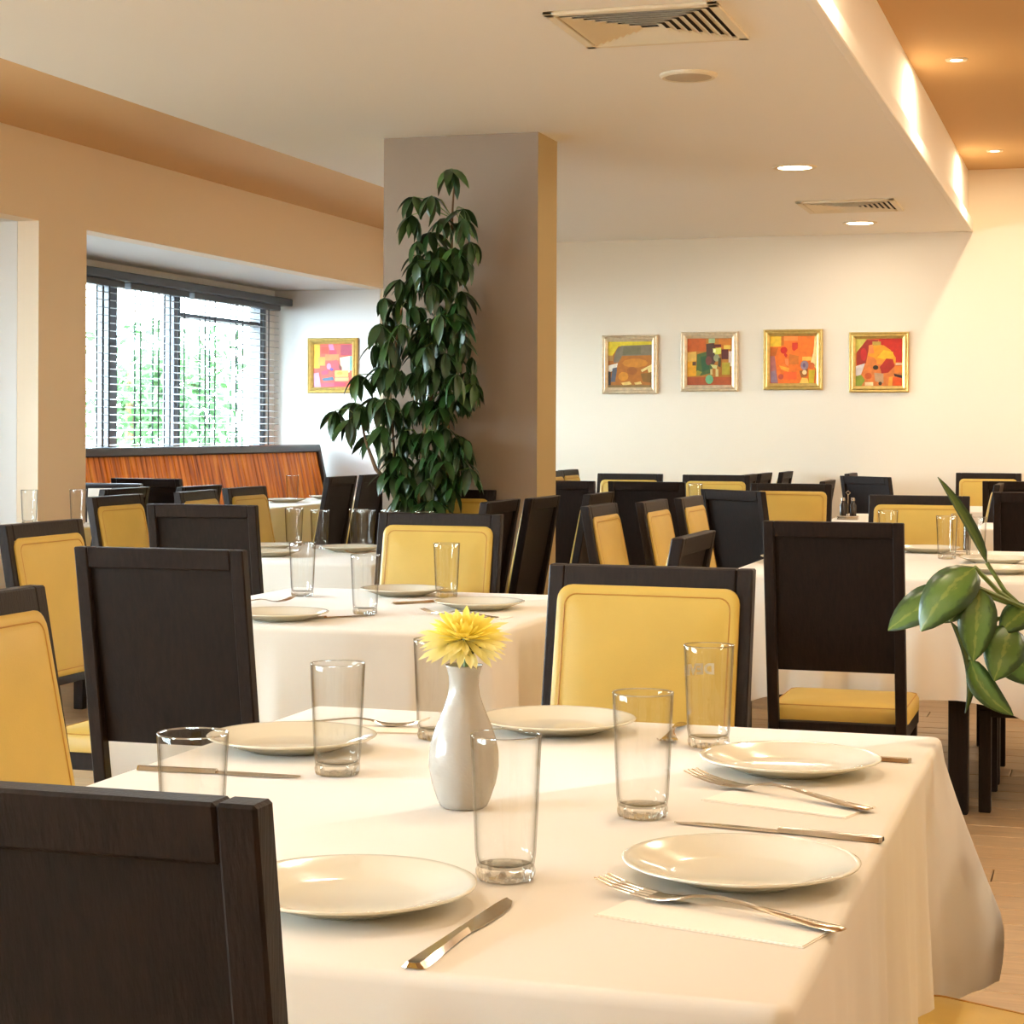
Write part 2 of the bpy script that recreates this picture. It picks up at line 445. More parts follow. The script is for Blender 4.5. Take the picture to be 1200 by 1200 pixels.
def fill_lamp(x, y, label):  # unseen lamp added to brighten the left wall, column side and chair pads
    t = empty('ceiling_fill_lamp', (x, y, ZU)); tag(t, label, 'ceiling light', 'added fill lamps in the raised ceiling')
    obj('rim', lathe(bmesh.new(), [(.20, -.001), (.20, -.035), (.215, -.04), (.22, -.03), (.22, 0), (.20, -.001)], 40), M['vent'], t, True)
    obj('diffuser', lathe(bmesh.new(), [(0, -.026), (.20, -.024), (.20, -.004), (0, -.004)], 40), M['lamp'], t)
    area('fill_light', (0, 0, -.045), .38, FILL_W, WARM, t)
for y, l in ((4.9, 'nearest'), (8.1, 'second'), (11.3, 'farthest')):
    fill_lamp(1.75, y, 'round fill lamp added in the raised ceiling right of the picture, %s of three' % l)

def vent(x, y, w, label):
    t = empty('ceiling_vent', (x, y, ZC)); tag(t, label, 'air vent', 'square ceiling air vents')
    h = w / 2
    fb = bmesh.new()
    for a in range(4):
        q = bmesh.new(); box(q, -h, h, -h, -h + .035, -.012, 0, bev=.003); xf(q, Matrix.Rotation(a * PI / 2, 4, 'Z'))
        me = bpy.data.meshes.new('t'); q.to_mesh(me); q.free(); fb.from_mesh(me); bpy.data.meshes.remove(me)
    obj('frame', fb, M['vent'], t)
    obj('backing', bx(-h + .03, h - .03, -h + .03, h - .03, -.0025, -.0005), M['duct'], t)
    n = 7
    for k in range(n):
        r = h - .045 - k * (h - .07) / n
        sb = bmesh.new()
        # a slanted blade, mitred at 45 degrees
        v = [sb.verts.new(p) for p in ((-r, -r, -.014), (r, -r, -.014), (r - .026, -r + .026, -.003), (-r + .026, -r + .026, -.003),
                                       (-r, -r, -.0125), (r, -r, -.0125), (r - .026, -r + .026, -.0015), (-r + .026, -r + .026, -.0015))]
        for f in ((0, 1, 2, 3), (7, 6, 5, 4), (0, 4, 5, 1), (1, 5, 6, 2), (2, 6, 7, 3), (3, 7, 4, 0)): sb.faces.new([v[i] for i in f])
        s0 = obj('slat', sb, M['vent'], t)
        for a in range(1, 4):
            s = s0.copy(); COL.objects.link(s); s.rotation_euler = (0, 0, a * PI / 2)
vent(-1.46, 6.20, .57, 'large square slatted air vent at the top edge of the picture')
vent(-1.475, 11.50, .57, 'farther square slatted air vent beyond the round downlight')
t = empty('ceiling_speaker', (-1.521, 7.114, ZC)); tag(t, 'flat round beige speaker in the white ceiling below the large vent', 'speaker')
obj('rim', lathe(bmesh.new(), [(.088, -.012), (.10, -.014), (.109, -.007), (.11, 0), (.088, 0)], 36), M['vent'], t, True)
obj('grille', lathe(bmesh.new(), [(0, -.018), (.05, -.016), (.088, -.011), (.088, -.004), (0, -.004)], 36), M['speaker'], t, True)

# ------------------------------------------------------------------ bench in the alcove
bn = empty('alcove_bench', (-5.5, 9.1, 0)); tag(bn, 'long banquette bench with orange striped backrest and dark top under the blinds', 'bench')
L_ = 13.0 - 9.1
def slant(bm):
    for v in bm.verts: v.co.x += (1.145 - v.co.z) * .22 - .06
    return bm
bb = bmesh.new(); nseg = 64
for k in range(nseg):          # upholstered back in narrow vertical ribs
    y0 = L_ * k / nseg; y1 = L_ * (k + 1) / nseg - .004
    box(bb, -.07, random.uniform(.0, .006), y0 + .002, y1, .44, 1.10, bev=.004)
obj('backrest', slant(bb), M['bench'], bn)
obj('top_rail', slant(bx(-.10, .03, -.01, L_ + .03, 1.09, 1.145, bev=.008)), M['bench_dark'], bn)
obj('end_panel', slant(bx(-.10, .03, L_ - .005, L_ + .04, .02, 1.145, bev=.006)), M['bench_dark'], bn)
obj('seat_cushion', bx(.02, .375, .9, L_, .38, .46, bev=.015), M['bench_dark'], bn)
obj('plinth', bx(.05, .34, .92, L_ - .02, 0, .38), M['wenge'], bn)
obj('end_panel', bx(.0, .62, -.02, .03, .0, .965, bev=.008), M['bench_dark'], bn)

# ------------------------------------------------------------------ chairs
LEAN = math.tan(math.radians(11.5))
def bend(bm):
    for v in bm.verts:
        if v.co.z > .42: v.co.y -= (v.co.z - .42) * LEAN
    return bm

def chair_proto():
    t = empty('dining_chair')
    W, H = .21, .985
    yb0, yb1 = -.222, -.190          # back frame, rear and front face
    for s in (-1, 1):
        x0, x1 = sorted((s * W, s * (W - .033)))
        obj('stile', bend(bx(x0, x1, yb0, yb1, .33, H, bev=.003)), M['wenge'], t)
        obj('leg', bx(x0 - .002 * s, x1 - .006 * s, yb0 - .004, yb1 + .012, 0, .34, bev=.003), M['wenge'], t)
        obj('leg', bx(x0, x1 - .008 * s, 0.168, .208, 0, .34, bev=.003), M['wenge'], t)
    obj('top_rail', bend(bx(-W + .033, W - .033, yb0, yb1, H - .048, H, bev=.003)), M['wenge'], t)
    obj('lower_rail', bx(-W + .033, W - .033, yb0 + .003, yb1 - .002, .325, .368, bev=.003), M['wenge'], t)
    obj('back_panel', bend(bx(-W + .031, W - .031, yb0 + .012, yb1 - .002, .525, H - .046, bev=.002)), M['wenge_panel'], t)
    # upholstered pad on the front of the back
    hx, hz, cz = .187, .198, .748
    pb = bmesh.new(); rings = []
    for ins, yo in ((0, -.004), (0, .003), (.004, .0065), (.014, .0085), (.020, .007), (.03, .0095), (.075, .0125), (.13, .0135)):
        rings.append([pb.verts.new((x, yb1 + yo, cz + z)) for x, z in rrect(hx - ins, hz - ins, max(.012, .03 - ins * .5))])
    for a, b in zip(rings, rings[1:]):
        n = len(a)
        for i in range(n): pb.faces.new((a[i], a[(i + 1) % n], b[(i + 1) % n], b[i]))
    pb.faces.new(rings[-1])
    pad = obj('back_pad', bend(pb), M['leather'], t, True)
    tb = bmesh.new(); tube(tb, [(x, yb1 + .0072, cz + z) for x, z in rrect(hx - .0175, hz - .0175, .024)], .0017, 5, True)
    obj('piping', bend(tb), M['piping'], pad)
    obj('seat_frame', bx(-W + .004, W - .004, -.19, .212, .315, .365, bev=.004), M['wenge'], t)
    sp = bmesh.new(); rings = []
    for ins, z in ((.0, .365), (0, .400), (.006, .411), (.02, .416), (.08, .421), (.15, .423)):
        rings.append([sp.verts.new((x, y + .012, z)) for x, y in rrect(W - ins, .203 - ins, max(.01, .035 - ins * .5))])
    for a, b in zip(rings, rings[1:]):
        n = len(a)
        for i in range(n): sp.faces.new((a[i], a[(i + 1) % n], b[(i + 1) % n], b[i]))
    sp.faces.new(rings[-1]); sp.faces.new(list(reversed(rings[0])))
    seat = obj('seat_pad', sp, M['leather'], t, True)
    tb = bmesh.new(); tube(tb, [(x, y + .012, .4125) for x, y in rrect(W - .008, .195, .03)], .002, 5, True)
    obj('piping', tb, M['piping'], seat)
    return t
CH = chair_proto(); ch_used = False
ROT = {'N': 0, 'S': PI, 'E': -PI / 2, 'W': PI / 2}
def chair(x, y, f, label, extra=0.0):
    global ch_used
    c = copy_tree(CH) if ch_used else CH
    ch_used = True
    c.location = (x, y, 0); c.rotation_euler = (0, 0, ROT[f] + math.radians(extra))
    tag(c, label, 'chair', 'dark framed yellow dining chairs')
for a in [
    (-.795, 1.60, 'N', 'nearest dark chair, only its wooden back showing at the bottom left corner'),
    (-1.45, 2.72, 'E', 'yellow padded chair cut by the left edge beside the front table'),
    (-2.06, 4.24, 'N', 'large dark chair back on the left, behind the glass on the front table', 1),
    (-.885, 3.43, 'S', 'large yellow padded chair facing us at the far end of the front table', -2),
    (-3.12, 6.56, 'N', 'dark chair back left of the second table, right of a slim yellow pad', 3),
    (-2.63, 4.90, 'E', 'yellow padded chair at the left edge, behind the nearest yellow one'),
    (-3.525, 6.95, 'E', 'small yellow padded chair with dark frame just left of a dark chair back'),
    (-3.49, 7.62, 'E', 'yellow chair whose pad top peeks over a dark back, left of its twin', 4),
    (-3.54, 8.20, 'E', 'yellow chair right of its twin, by the end of the striped bench'),
    (-5.01, 9.72, 'N', 'dark chair with bright top edge in front of the striped bench'),
    (-4.60, 7.83, 'W', 'dark chair with bright top edge beside the white menu card'),
    (-4.45, 8.28, 'W', 'dark chair with bright top edge between the bench and yellow pads'),
    (-4.56, 10.31, 'W', 'dark leaning chair back at the right end of the striped bench'),
    (-4.57, 10.85, 'W', 'dark leaning chair back cut off by the foot of the column'),
    (-2.07, 5.56, 'S', 'yellow padded chair facing us at the far end of the second table'),
    (-2.85, 7.92, 'S', 'yellow padded chair facing us in front of the brown column'),
    (-2.56, 7.06, 'W', 'dark chair back top overlapping the yellow chair before the column'),
    (-2.52, 7.50, 'W', 'tall dark leaning chair back right of the second table'),
    (-2.84, 10.27, 'N', 'black chair back just right of the column foot'),
    (-2.43, 8.06, 'W', 'dark leaning chair back left of a slim yellow pad, right of the column'),
    (-2.35, 10.29, 'N', 'black chair back behind the slim yellow pads in the middle'),
    (-1.46, 6.80, 'E', 'slim yellow pad chair in the middle, leftmost of three'),
    (-1.37, 7.26, 'E', 'slim yellow pad chair in the middle, second of three'),
    (-1.33, 7.75, 'E', 'slim yellow pad chair in the middle, rightmost and farthest of three'),
    (-1.36, 4.96, 'W', 'low dark chair back with bright top edge just over the large yellow chair'),
    (-3.20, 11.75, 'E', 'tiny yellow chair top right of the column, first of three'),
    (-3.20, 12.20, 'E', 'tiny yellow chair top right of the column, second of three'),
    (-3.24, 12.75, 'E', 'tiny yellow chair top right of the column, farthest of three'),
    (-2.88, 11.45, 'S', 'far yellow chair facing us left of centre by the back wall'),
    (-2.31, 11.35, 'S', 'far yellow chair facing us behind the small white table'),
    (-2.47, 11.90, 'W', 'far dark chair top under the third painting, first of three'),
    (-2.45, 12.36, 'W', 'far dark chair top under the third painting, second of three'),
    (-2.39, 12.85, 'W', 'far dark chair top under the third painting, separate and rightmost'),
    (-1.80, 10.62, 'W', 'narrow dark chair edge right of a yellow pad left of the fourth painting'),
    (-1.57, 9.60, 'S', 'yellow chair facing us half hidden by a turned dark chair'),
    (-1.45, 8.95, 'N', 'turned dark chair back in front of a yellow chair right of centre', -38),
    (-.79, 6.10, 'N', 'tall dark chair with open gap and yellow seat behind the front table'),
    (-1.28, 12.55, 'E', 'far chair seen edge on with a thin yellow strip under the fourth painting'),
    (-1.20, 11.95, 'N', 'far turned dark chair back under the fourth painting', -40),
    (-.77, 7.98, 'S', 'yellow chair facing us at the far end of the right table'),
    (-.76, 12.72, 'S', 'far yellow chair facing us at the back wall near the right edge'),
    (-.46, 11.25, 'N', 'dark chair back before the far yellow chair at the right edge'),
    (-.29, 9.25, 'N', 'dark chair back at the right edge behind stacked plates'),
    (-.87, 10.36, 'W', 'dark chair top just showing over another back at the right edge'),
    (-.150, 2.671, 'W', 'chair with yellow seat corner showing at the bottom right beside the cloth', -24),
    (-.20, 6.72, 'W', 'chair on the right side of the right table, dark legs under its cloth'),
    (-.20, 7.25, 'W', 'second chair on the right side of the right table, beyond the first'),
]: chair(*a)

# ------------------------------------------------------------------ tables and cloths
def table(x0, x1, y0, y1, z, label, clabel, drop=.36, flare=(.07,) * 4, fine=False, extra=.10, inset=.10):
    cx, cy = (x0 + x1) / 2, (y0 + y1) / 2
    hx, hy = (x1 - x0) / 2, (y1 - y0) / 2
    t = empty('dining_table', (cx, cy, 0)); tag(t, label, 'table', 'dining tables under white cloths')
    obj('tabletop', bx(-hx + .012, hx - .012, -hy + .012, hy - .012, z - .04, z - .006), M['wenge'], t)
    ap = bmesh.new()
    for a in ((-hx + .07, hx - .07, -hy + .07, -hy + .09), (-hx + .07, hx - .07, hy - .09, hy - .07), (-hx + .07, -hx + .09, -hy + .07, hy - .07), (hx - .09, hx - .07, -hy + .07, hy - .07)):
        box(ap, *a, z - .12, z - .04)
    obj('apron', ap, M['wenge'], t)
    for sx in (-1, 1):
        for sy in (-1, 1):
            px, py = sx * (hx - inset), sy * (hy - .10)
            obj('leg', bx(px - .032, px + .032, py - .032, py + .032, 0, z - .04, bev=.004), M['wenge'], t)
    # the cloth
    rnd = random.Random(int((x0 * 97 + y0 * 31) * 100))
    step = .018 if fine else .045
    r = .012
    P = []
    C = [(-hx, -hy), (hx, -hy), (hx, hy), (-hx, hy)]
    cr = .02
    for k in range(4):
        a = Vector(C[k]); b = Vector(C[(k + 1) % 4]); d = (b - a); Ls = d.length; d.normalize(); nrm = Vector((d.y, -d.x))
        n = max(8, int((Ls - 2 * cr) / step))
        for i in range(n + 1):
            s = cr + (Ls - 2 * cr) * i / n
            dist = min(s, Ls - s); ck = k if s < Ls / 2 else (k + 1) % 4
            P.append((a + d * s - nrm * r, nrm, dist, ck))
        d2 = Vector((C[(k + 2) % 4])) - b; d2.normalize(); n2 = Vector((d2.y, -d2.x))
        for i in range(1, 4):
            u = i / 4; nn = (nrm * (1 - u) + n2 * u).normalized()
            P.append((b - (nrm + n2) * cr + nn * (cr - r) , nn, 0, (k + 1) % 4))
    N_ = len(P)
    ph = [rnd.uniform(0, 6.28) for _ in range(4)]
    wv = []; acc = 0
    for i in range(N_):
        acc += (P[i][0] - P[i - 1][0]).length if i else 0
        w = .55 * math.sin(acc * 2 * PI / .31 + ph[0]) + .45 * math.sin(acc * 2 * PI / .17 + ph[1]) + .3 * math.sin(acc * 2 * PI / .093 + ph[2])
        wv.append(w)
    bm = bmesh.new(); rings = []
    for j, (o, dz) in enumerate(((0, 0), (r * .5, -.0016), (r * .87, -.006), (r, -.012))):
        rings.append([bm.verts.new((p.x + n.x * o, p.y + n.y * o, z + dz)) for p, n, _, _ in P])
    top = bm.faces.new(list(rings[0]))
    mrows = 14 if fine else 7
    for j in range(1, mrows + 1):
        tt = j / mrows; ring = []
        for i, (p, n, dist, ck) in enumerate(P):
            w = max(0, 1 - dist / .26) ** 1.6
            cdir = Vector((C[ck][0], C[ck][1])).normalized(); cd = Vector((math.copysign(.707, C[ck][0]), math.copysign(.707, C[ck][1])))
            nn = (n * (1 - w * .8) + cd * w * .8)
            o = r + tt * .012 + wv[i] * .014 * tt ** .7 * (1 - w) + w * flare[ck] * tt ** 1.15 - w * .06 * max(0, (tt - .72) / .28) ** 1.5
            L2 = drop + w ** 1.3 * extra
            ring.append(bm.verts.new((p.x + nn.x * o, p.y + nn.y * o, z - .012 - tt * L2)))
        rings.append(ring)
    for a, b in zip(rings, rings[1:]):
        for i in range(N_):
            j = (i + 1) % N_; bm.faces.new((a[i], a[j], b[j], b[i]))
    o = obj('tablecloth', bm, M['cloth'], None, True, loc=(cx, cy, 0))
    tag(o, clabel, 'tablecloth', 'white tablecloths')
    return t
T1 = table(-1.39, -.262, 1.675, 3.26, .75, 'near dining table, wholly hidden under the white cloth with the vase', 'white cloth on the front table, with vase and flower on it', drop=.375, flare=(.05, .05, .17, .05), fine=True, extra=.03)
table(-2.50, -1.45, 4.50, 5.68, .75, 'second dining table behind the front one, under a white cloth', 'white cloth on the second table, behind the vase flower', fine=True)
table(-3.55, -2.62, 6.70, 7.80, .75, 'third dining table, between yellow chairs and the plant', 'white cloth on the third table, in front of the plant')
table(-5.10, -4.62, 9.98, 12.3, .80, 'narrow table in the alcove along the striped bench', 'white cloth on the alcove table before the striped bench', drop=.33)
table(-5.04, -4.52, 6.9, 8.30, .80, 'table at the left edge by the tan pier', 'white cloth at the left edge by the foot of the tan pier', drop=.33)
table(-1.25, -.2, 6.38, 8.0, .775, 'large dining table behind the tall dark chair on the right', 'white cloth behind the tall dark chair and the broad leaves', drop=.38, fine=True, inset=.27)
table(-3.06, -1.92, 10.42, 11.2, .79, 'small far table in the middle of the room', 'white cloth on the small far table in the middle')
table(-3.05, -2.62, 11.7, 13.0, .79, 'far table by the back wall right of the column', 'white cloth on the far table under the second painting')
table(-1.42, -1.10, 10.0, 11.0, .79, 'far table holding the cruet, under the fourth painting', 'white cloth under the small cruet, far on the right')
table(-.62, .1, 9.55, 10.3, .79, 'far table before the dark chair at the right edge', 'white cloth beyond the dark chair at the right edge')
table(-.92, -.1, 11.58, 12.4, .79, 'farthest table at the right edge by the back wall', 'white cloth on the farthest right table by the back wall')

# ------------------------------------------------------------------ tableware
def make_plate(R=.134):
    k = R / .134
    prof = [(0, .0065), (.074, .0065), (.084, .009), (.108, .0165), (.126, .0225), (.132, .0238), (.1345, .0228), (.1335, .0212), (.126, .0185), (.104, .0110), (.086, .0045), (.074, .002), (.072, 0), (.066, 0), (.064, .0025), (0, .0025)]
    bm = lathe(bmesh.new(), [(r * k, z) for r, z in prof], 56)
    return obj('plate', bm, M['china'], None, 'all')
PLATE = None
def plate(x, y, z, label, s=1.0):
    global PLATE
    if PLATE is None: p = PLATE = make_plate()
    else: p = PLATE.copy(); COL.objects.link(p)
    p.location = (x, y, z); p.scale = (s, s, 1)
    tag(p, label, 'plate', 'white dinner plates')
    return p

def make_glass():
    n = 48
    g = empty('tumbler')
    H, t = .162, .0017
    prof = [(.0325, .016), (.0345, .030)]
    for k in range(1, 9): prof.append((.0345 + .0058 * k / 8, .030 + (H - .030) * k / 8))
    prof.append((.0398, H + .0010)); prof.append((.0390, H + .0006))
    for k in range(8, -1, -1): prof.append((.0345 + .0058 * k / 8 - t, .030 + (H - .032) * k / 8))
    prof += [(.031, .020), (.022, .0165), (0, .0160)]
    obj('wall', lathe(bmesh.new(), prof, n), M['glass'], g, 'all')
    # thick faceted base
    b = bmesh.new()
    wob = lambda k, i: (1 + .035 * (1 if i % 4 < 2 else -1)) if k in (2, 3, 4) else 1
    lathe(b, [(0, .0008), (.026, 0), (.0305, .0012), (.0325, .006), (.0328, .011), (.0322, .0158), (.022, .0156), (0, .0150)], n, wob=wob)
    obj('base', b, M['glass_base'], g, True)
    rim = bmesh.new(); tube(rim, [(.0397 * math.cos(2 * PI * i / 48), .0397 * math.sin(2 * PI * i / 48), H + .0006) for i in range(48)], .0010, 6, True)
    obj('rim', rim, M['glass_base'], g, True)
    return g
GL = None
def glass(x, y, z, label, s=1.0):
    global GL
    if GL is None: g = GL = make_glass()
    else: g = copy_tree(GL0)
    g.location = (x, y, z); g.rotation_euler = (0, 0, random.uniform(0, 3)); g.scale = (s, s, s)
    tag(g, label, 'glass', 'clear glass tumblers')
    return g

def strip(bm, rows, th):
    """rows: (x, half width, z) along the length; a closed bar of thickness th."""
    rr = []
    for x, w, z in rows:
        rr.append([bm.verts.new(p) for p in ((x, -w, z), (x, -w * .55, z + th), (x, w * .55, z + th), (x, w, z))])
    for a, b in zip(rr, rr[1:]):
        for i in range(4): bm.faces.new((a[i], a[(i + 1) % 4], b[(i + 1) % 4], b[i]))
    bm.faces.new(rr[0]); bm.faces.new(list(reversed(rr[-1])))
    return bm

def make_fork():       # x runs from the handle end to the tines
    t = empty('fork')
    obj('handle', strip(bmesh.new(), [(-.10, .004, .004), (-.097, .0085, .004), (-.08, .0088, .005), (-.05, .006, .0095), (-.02, .0036, .015), (.0, .0032, .017), (.018, .0038, .0135), (.03, .008, .008), (.042, .0115, .005), (.054, .0122, .005)], .0026), M['steel'], t, True)
    for k in range(4):
        y = -.0093 + .0062 * k
        tb = strip(bmesh.new(), [(.053, .0021, .005), (.068, .0019, .0065), (.085, .0016, .0115), (.10, .0008, .019)], .0018)
        for v in tb.verts: v.co.y += y
        obj('tine', tb, M['steel'], t)
    return t
def make_knife():
    t = empty('knife')
    obj('handle', strip(bmesh.new(), [(-.105, .005, .001), (-.102, .0095, .0005), (-.09, .0098, .0005), (-.05, .0075, .001), (-.01, .0058, .0015), (.0, .0062, .0015)], .0055), M['steel'], t, True)
    bb = bmesh.new()
    rows = [(.0, -.0058, .0062), (.012, -.0075, .0065), (.03, -.0095, .0065), (.06, -.0100, .0062), (.085, -.0085, .0058), (.103, -.003, .0045), (.108, .002, .0035)]
    rr = []
    for x, a, b in rows:
        rr.append([bb.verts.new(p) for p in ((x, a, .0012), (x, b, .0012), (x, b, .0035), (x, a, .0020))])
    for a, b in zip(rr, rr[1:]):
        for i in range(4): bb.faces.new((a[i], a[(i + 1) % 4], b[(i + 1) % 4], b[i]))
    bb.faces.new(rr[0]); bb.faces.new(list(reversed(rr[-1])))
    obj('blade', bb, M['steel'], t, True)
    return t
FK, KN, NP = make_fork(), make_knife(), None
_u = set()
def cutlery(kind, p, q, z, label, grp):
    """p: handle end, q: tip, on the table."""
    proto = FK if kind == 'fork' else KN
    o = proto if kind not in _u else copy_tree(proto)
    _u.add(kind)
    a = math.atan2(q[1] - p[1], q[0] - p[0])
    o.location = ((p[0] + q[0]) / 2, (p[1] + q[1]) / 2, z); o.rotation_euler = (0, 0, a)
    k = math.hypot(q[0] - p[0], q[1] - p[1]) / (.20 if kind == 'fork' else .213)
    o.scale = (k, max(1, k * .95), .8 if kind == 'fork' else 1)
    tag(o, label, kind, grp)
    return o
def napkin(x, y, z, a, label, lx=.20, ly=.075):
    bm = bmesh.new()
    box(bm, -lx / 2, lx / 2, -ly / 2, ly / 2, 0, .0008); box(bm, -lx / 2 + .003, lx / 2 - .002, -ly / 2 + .002, ly / 2, .0010, .0018)
    o = obj('napkin', bm, M['napkin'], None, False, loc=(x, y, z)); o.rotation_euler = (0, 0, a)
    tag(o, label, 'napkin', 'folded paper napkins')

Z1 = .7503
plate(-.396, 2.150, Z1, 'white plate on the front table at the right, nearest the camera')
plate(-.452, 2.852, Z1, 'white plate at the far right corner of the front table')
plate(-.887, 3.110, Z1, 'white plate at the far end of the front table before the yellow chair')
plate(-1.234, 2.800, Z1, 'white plate at the left side of the front table behind a glass')
plate(-.770, 1.905, Z1, 'large white plate at the near left of the front table by the dark chair')
g1 = glass(-.648, 2.065, Z1, 'tall glass in front of the vase, nearest to the camera')
GL0 = g1
glass(-.582, 2.453, Z1, 'glass right of the vase between the two right plates')
glass(-1.079, 2.613, Z1, 'glass left of the vase in front of the left plate')
glass(-.985, 1.96, Z1, 'glass partly hidden by the nearest dark chair back')
glass(-1.048, 2.966, Z1, 'glass standing half behind the vase and flower')
gD = glass(-.611, 3.03, Z1, 'glass with white lettering before the large yellow chair')
cutlery('fork', (-.252, 1.939), (-.53, 2.04), Z1 + .002, 'steel fork lying on a napkin in front of the nearest right plate', 'forks')
cutlery('fork', (-.30, 2.57), (-.575, 2.72), Z1 + .002, 'steel fork in front of the far right plate, on a napkin', 'forks')
cutlery('knife', (-.262, 2.395), (-.53, 2.425), Z1, 'steel knife lying between the two right plates', 'knives')
cutlery('knife', (-.285, 2.985), (-.55, 2.99), Z1, 'knife handle end showing behind the far right plate', 'knives')
cutlery('knife', (-.622, 1.688), (-.612, 1.968), Z1, 'steel knife with shining blade in front of the nearest glass', 'knives')
cutlery('knife', (-1.375, 2.555), (-1.12, 2.565), Z1, 'steel knife left of the tall glass, before the left plate', 'knives')
cutlery('fork', (-1.34, 3.02), (-1.10, 3.07), Z1, 'fork tip showing right of the left plate glass', 'forks')
cutlery('fork', (-.70, 3.24), (-.675, 2.99), Z1, 'fork right of the far plate, behind the lettered glass', 'forks')
cutlery('knife', (-1.065, 3.245), (-1.05, 2.99), Z1, 'knife left of the far plate, behind the vase', 'knives')
napkin(-.385, 1.955, Z1, -.25, 'white paper napkin under the fork of the nearest right plate', .235, .10)
napkin(-.415, 2.60, Z1, -.30, 'white paper napkin under the fork of the far right plate', .215, .095)
napkin(-1.19, 3.02, Z1, .2, 'white paper napkin under the fork beyond the left plate', .2, .075)

# printed lettering on the far side of one glass, wrapped round it
cu = bpy.data.curves.new('t', 'FONT'); cu.body = 'DEVIN'; cu.size = .023; cu.offset = .0011; cu.align_x = 'CENTER'; cu.space_character = 1.05; cu.resolution_u = 4
to = bpy.data.objects.new('t', cu); COL.objects.link(to)
dg = bpy.context.evaluated_depsgraph_get(); dg.update()
tm = bpy.data.meshes.new_from_object(to.evaluated_get(dg)); bpy.data.objects.remove(to)
bm = bmesh.new(); bm.from_mesh(tm); bpy.data.meshes.remove(tm)
bmesh.ops.subdivide_edges(bm, edges=[e for e in bm.edges if e.calc_length() > .006], cuts=2)
zb = .112
for v in bm.verts:
    zz = zb + v.co.y; rr = .0345 + .0058 * (zz - .03) / .132 + .0004
    a = v.co.x / rr
    v.co = Vector((rr * math.sin(a), -rr * math.cos(a), zz))
lt = obj('lettering', bm, M['etch'], gD); lt['label'] = 'white printed letters DEVIN on the far side'
gD.rotation_euler = (0, 0, PI + .84)

# vase and flower
bm = bmesh.new()
lathe(bm, [(0, 0), (.026, 0), (.030, .003), (.034, .012), (.0405, .032), (.0445, .055), (.0440, .075), (.040, .095), (.033, .115), (.0255, .134), (.0205, .150), (.0185, .163), (.0192, .176), (.0225, .188), (.0240, .191), (.0222, .190), (.0175, .176), (.0165, .163), (.018, .15), (.02, .13), (0, .128)], 40)
o = obj('bud_vase', bm, M['vase'], None, 'all', loc=(-.825, 2.44, Z1)); o.scale = (1.06, 1.06, 1.0); tag(o, 'white porcelain bud vase in the middle of the front table', 'vase')
fl_ = empty('chrysanthemum', (-.825, 2.44, Z1 + .14)); tag(fl_, 'single yellow chrysanthemum standing in the white vase', 'flower')
tilt = Matrix.Translation((0, 0, .082)) @ Matrix.Scale(1.62, 4) @ Matrix.Rotation(.36, 4, Vector((.95, .32, 0))) @ Matrix.Diagonal((1.06, 1.06, .72, 1))
obj('stem', tube(bmesh.new(), [(0, 0, -.01), (.002, 0, .03), (.003, 0, .06), (.002, 0, .086)], .0042, 8), M['stem'], fl_, True)
def leaf_mesh(L, W, fold=.2, droop=.2, n=6, peak=.85, name='leaf', m=None, uv=False):
    bm = bmesh.new(); uvl = bm.loops.layers.uv.new('UVMap') if uv else None
    rows = []
    for i in range(n + 1):
        t = i / n
        w = W / 2 * (math.sin(PI * t ** peak) ** .75 if 0 < t < 1 else .02)
        x = L * t; z = -droop * L * t * t
        rows.append((bm.verts.new((x, -w, z + fold * w)), bm.verts.new((x, 0, z)), bm.verts.new((x, w, z + fold * w))))
    for a, b in zip(rows, rows[1:]):
        for k in (0, 1):
            bm.faces.new((a[k], b[k], b[k + 1], a[k + 1]))
    if uv:
        bm.verts.index_update()
        pos = {}
        for i, r in enumerate(rows):
            for k in range(3): pos[r[k]] = (k / 2, i / n)
        for f in bm.faces:
            for l in f.loops: l[uvl].uv = pos[l.vert]
    me = bpy.data.meshes.new(name); bm.to_mesh(me); bm.free()
    me.materials.append(m)
    for p in me.polygons: p.use_smooth = True
    return me
pm = [leaf_mesh(.039, .0078, .6, .05, 5, peak=1.7, name='petal', m=M['petal_pale']), leaf_mesh(.033, .0072, .6, -.2, 5, peak=1.7, name='petal', m=M['petal']), leaf_mesh(.024, .0065, .6, -.4, 4, peak=1.7, name='petal', m=M['petal'])]
def put(name, me, parent, mtx):
    o = bpy.data.objects.new(name, me); COL.objects.link(o); o.parent = parent; o.matrix_local = mtx
    return o
rp = random.Random(4)
for lay, (cnt, elev, z, m_i) in enumerate(((20, -.2, .0, 0), (26, -.04, .002, 0), (28, .10, .004, 0), (28, .24, .006, 1), (26, .40, .007, 1), (22, .6, .008, 2), (16, .85, .008, 2), (9, 1.15, .008, 2))):
    for k in range(cnt):
        a = 2 * PI * (k + .5 * (lay % 2)) / cnt + rp.uniform(-.1, .1)
        mtx = tilt @ Matrix.Translation((0, 0, z)) @ Matrix.Rotation(a, 4, 'Z') @ Matrix.Translation((.003, 0, 0)) @ Matrix.Rotation(-elev - rp.uniform(-.1, .1), 4, 'Y') @ Matrix.Scale(rp.uniform(.72, .98) * (1, 1, .97, .9, .82, .8, .8, .8)[lay], 4)
        put('petal', pm[m_i], fl_, mtx)
sm = leaf_mesh(.026, .012, .3, .1, 4, name='sepal', m=M['leaf'])
for k in range(6):
    put('sepal', sm, fl_, tilt @ Matrix.Translation((0, 0, -.008)) @ Matrix.Rotation(k * PI / 3, 4, 'Z') @ Matrix.Rotation(-.25, 4, 'Y'))
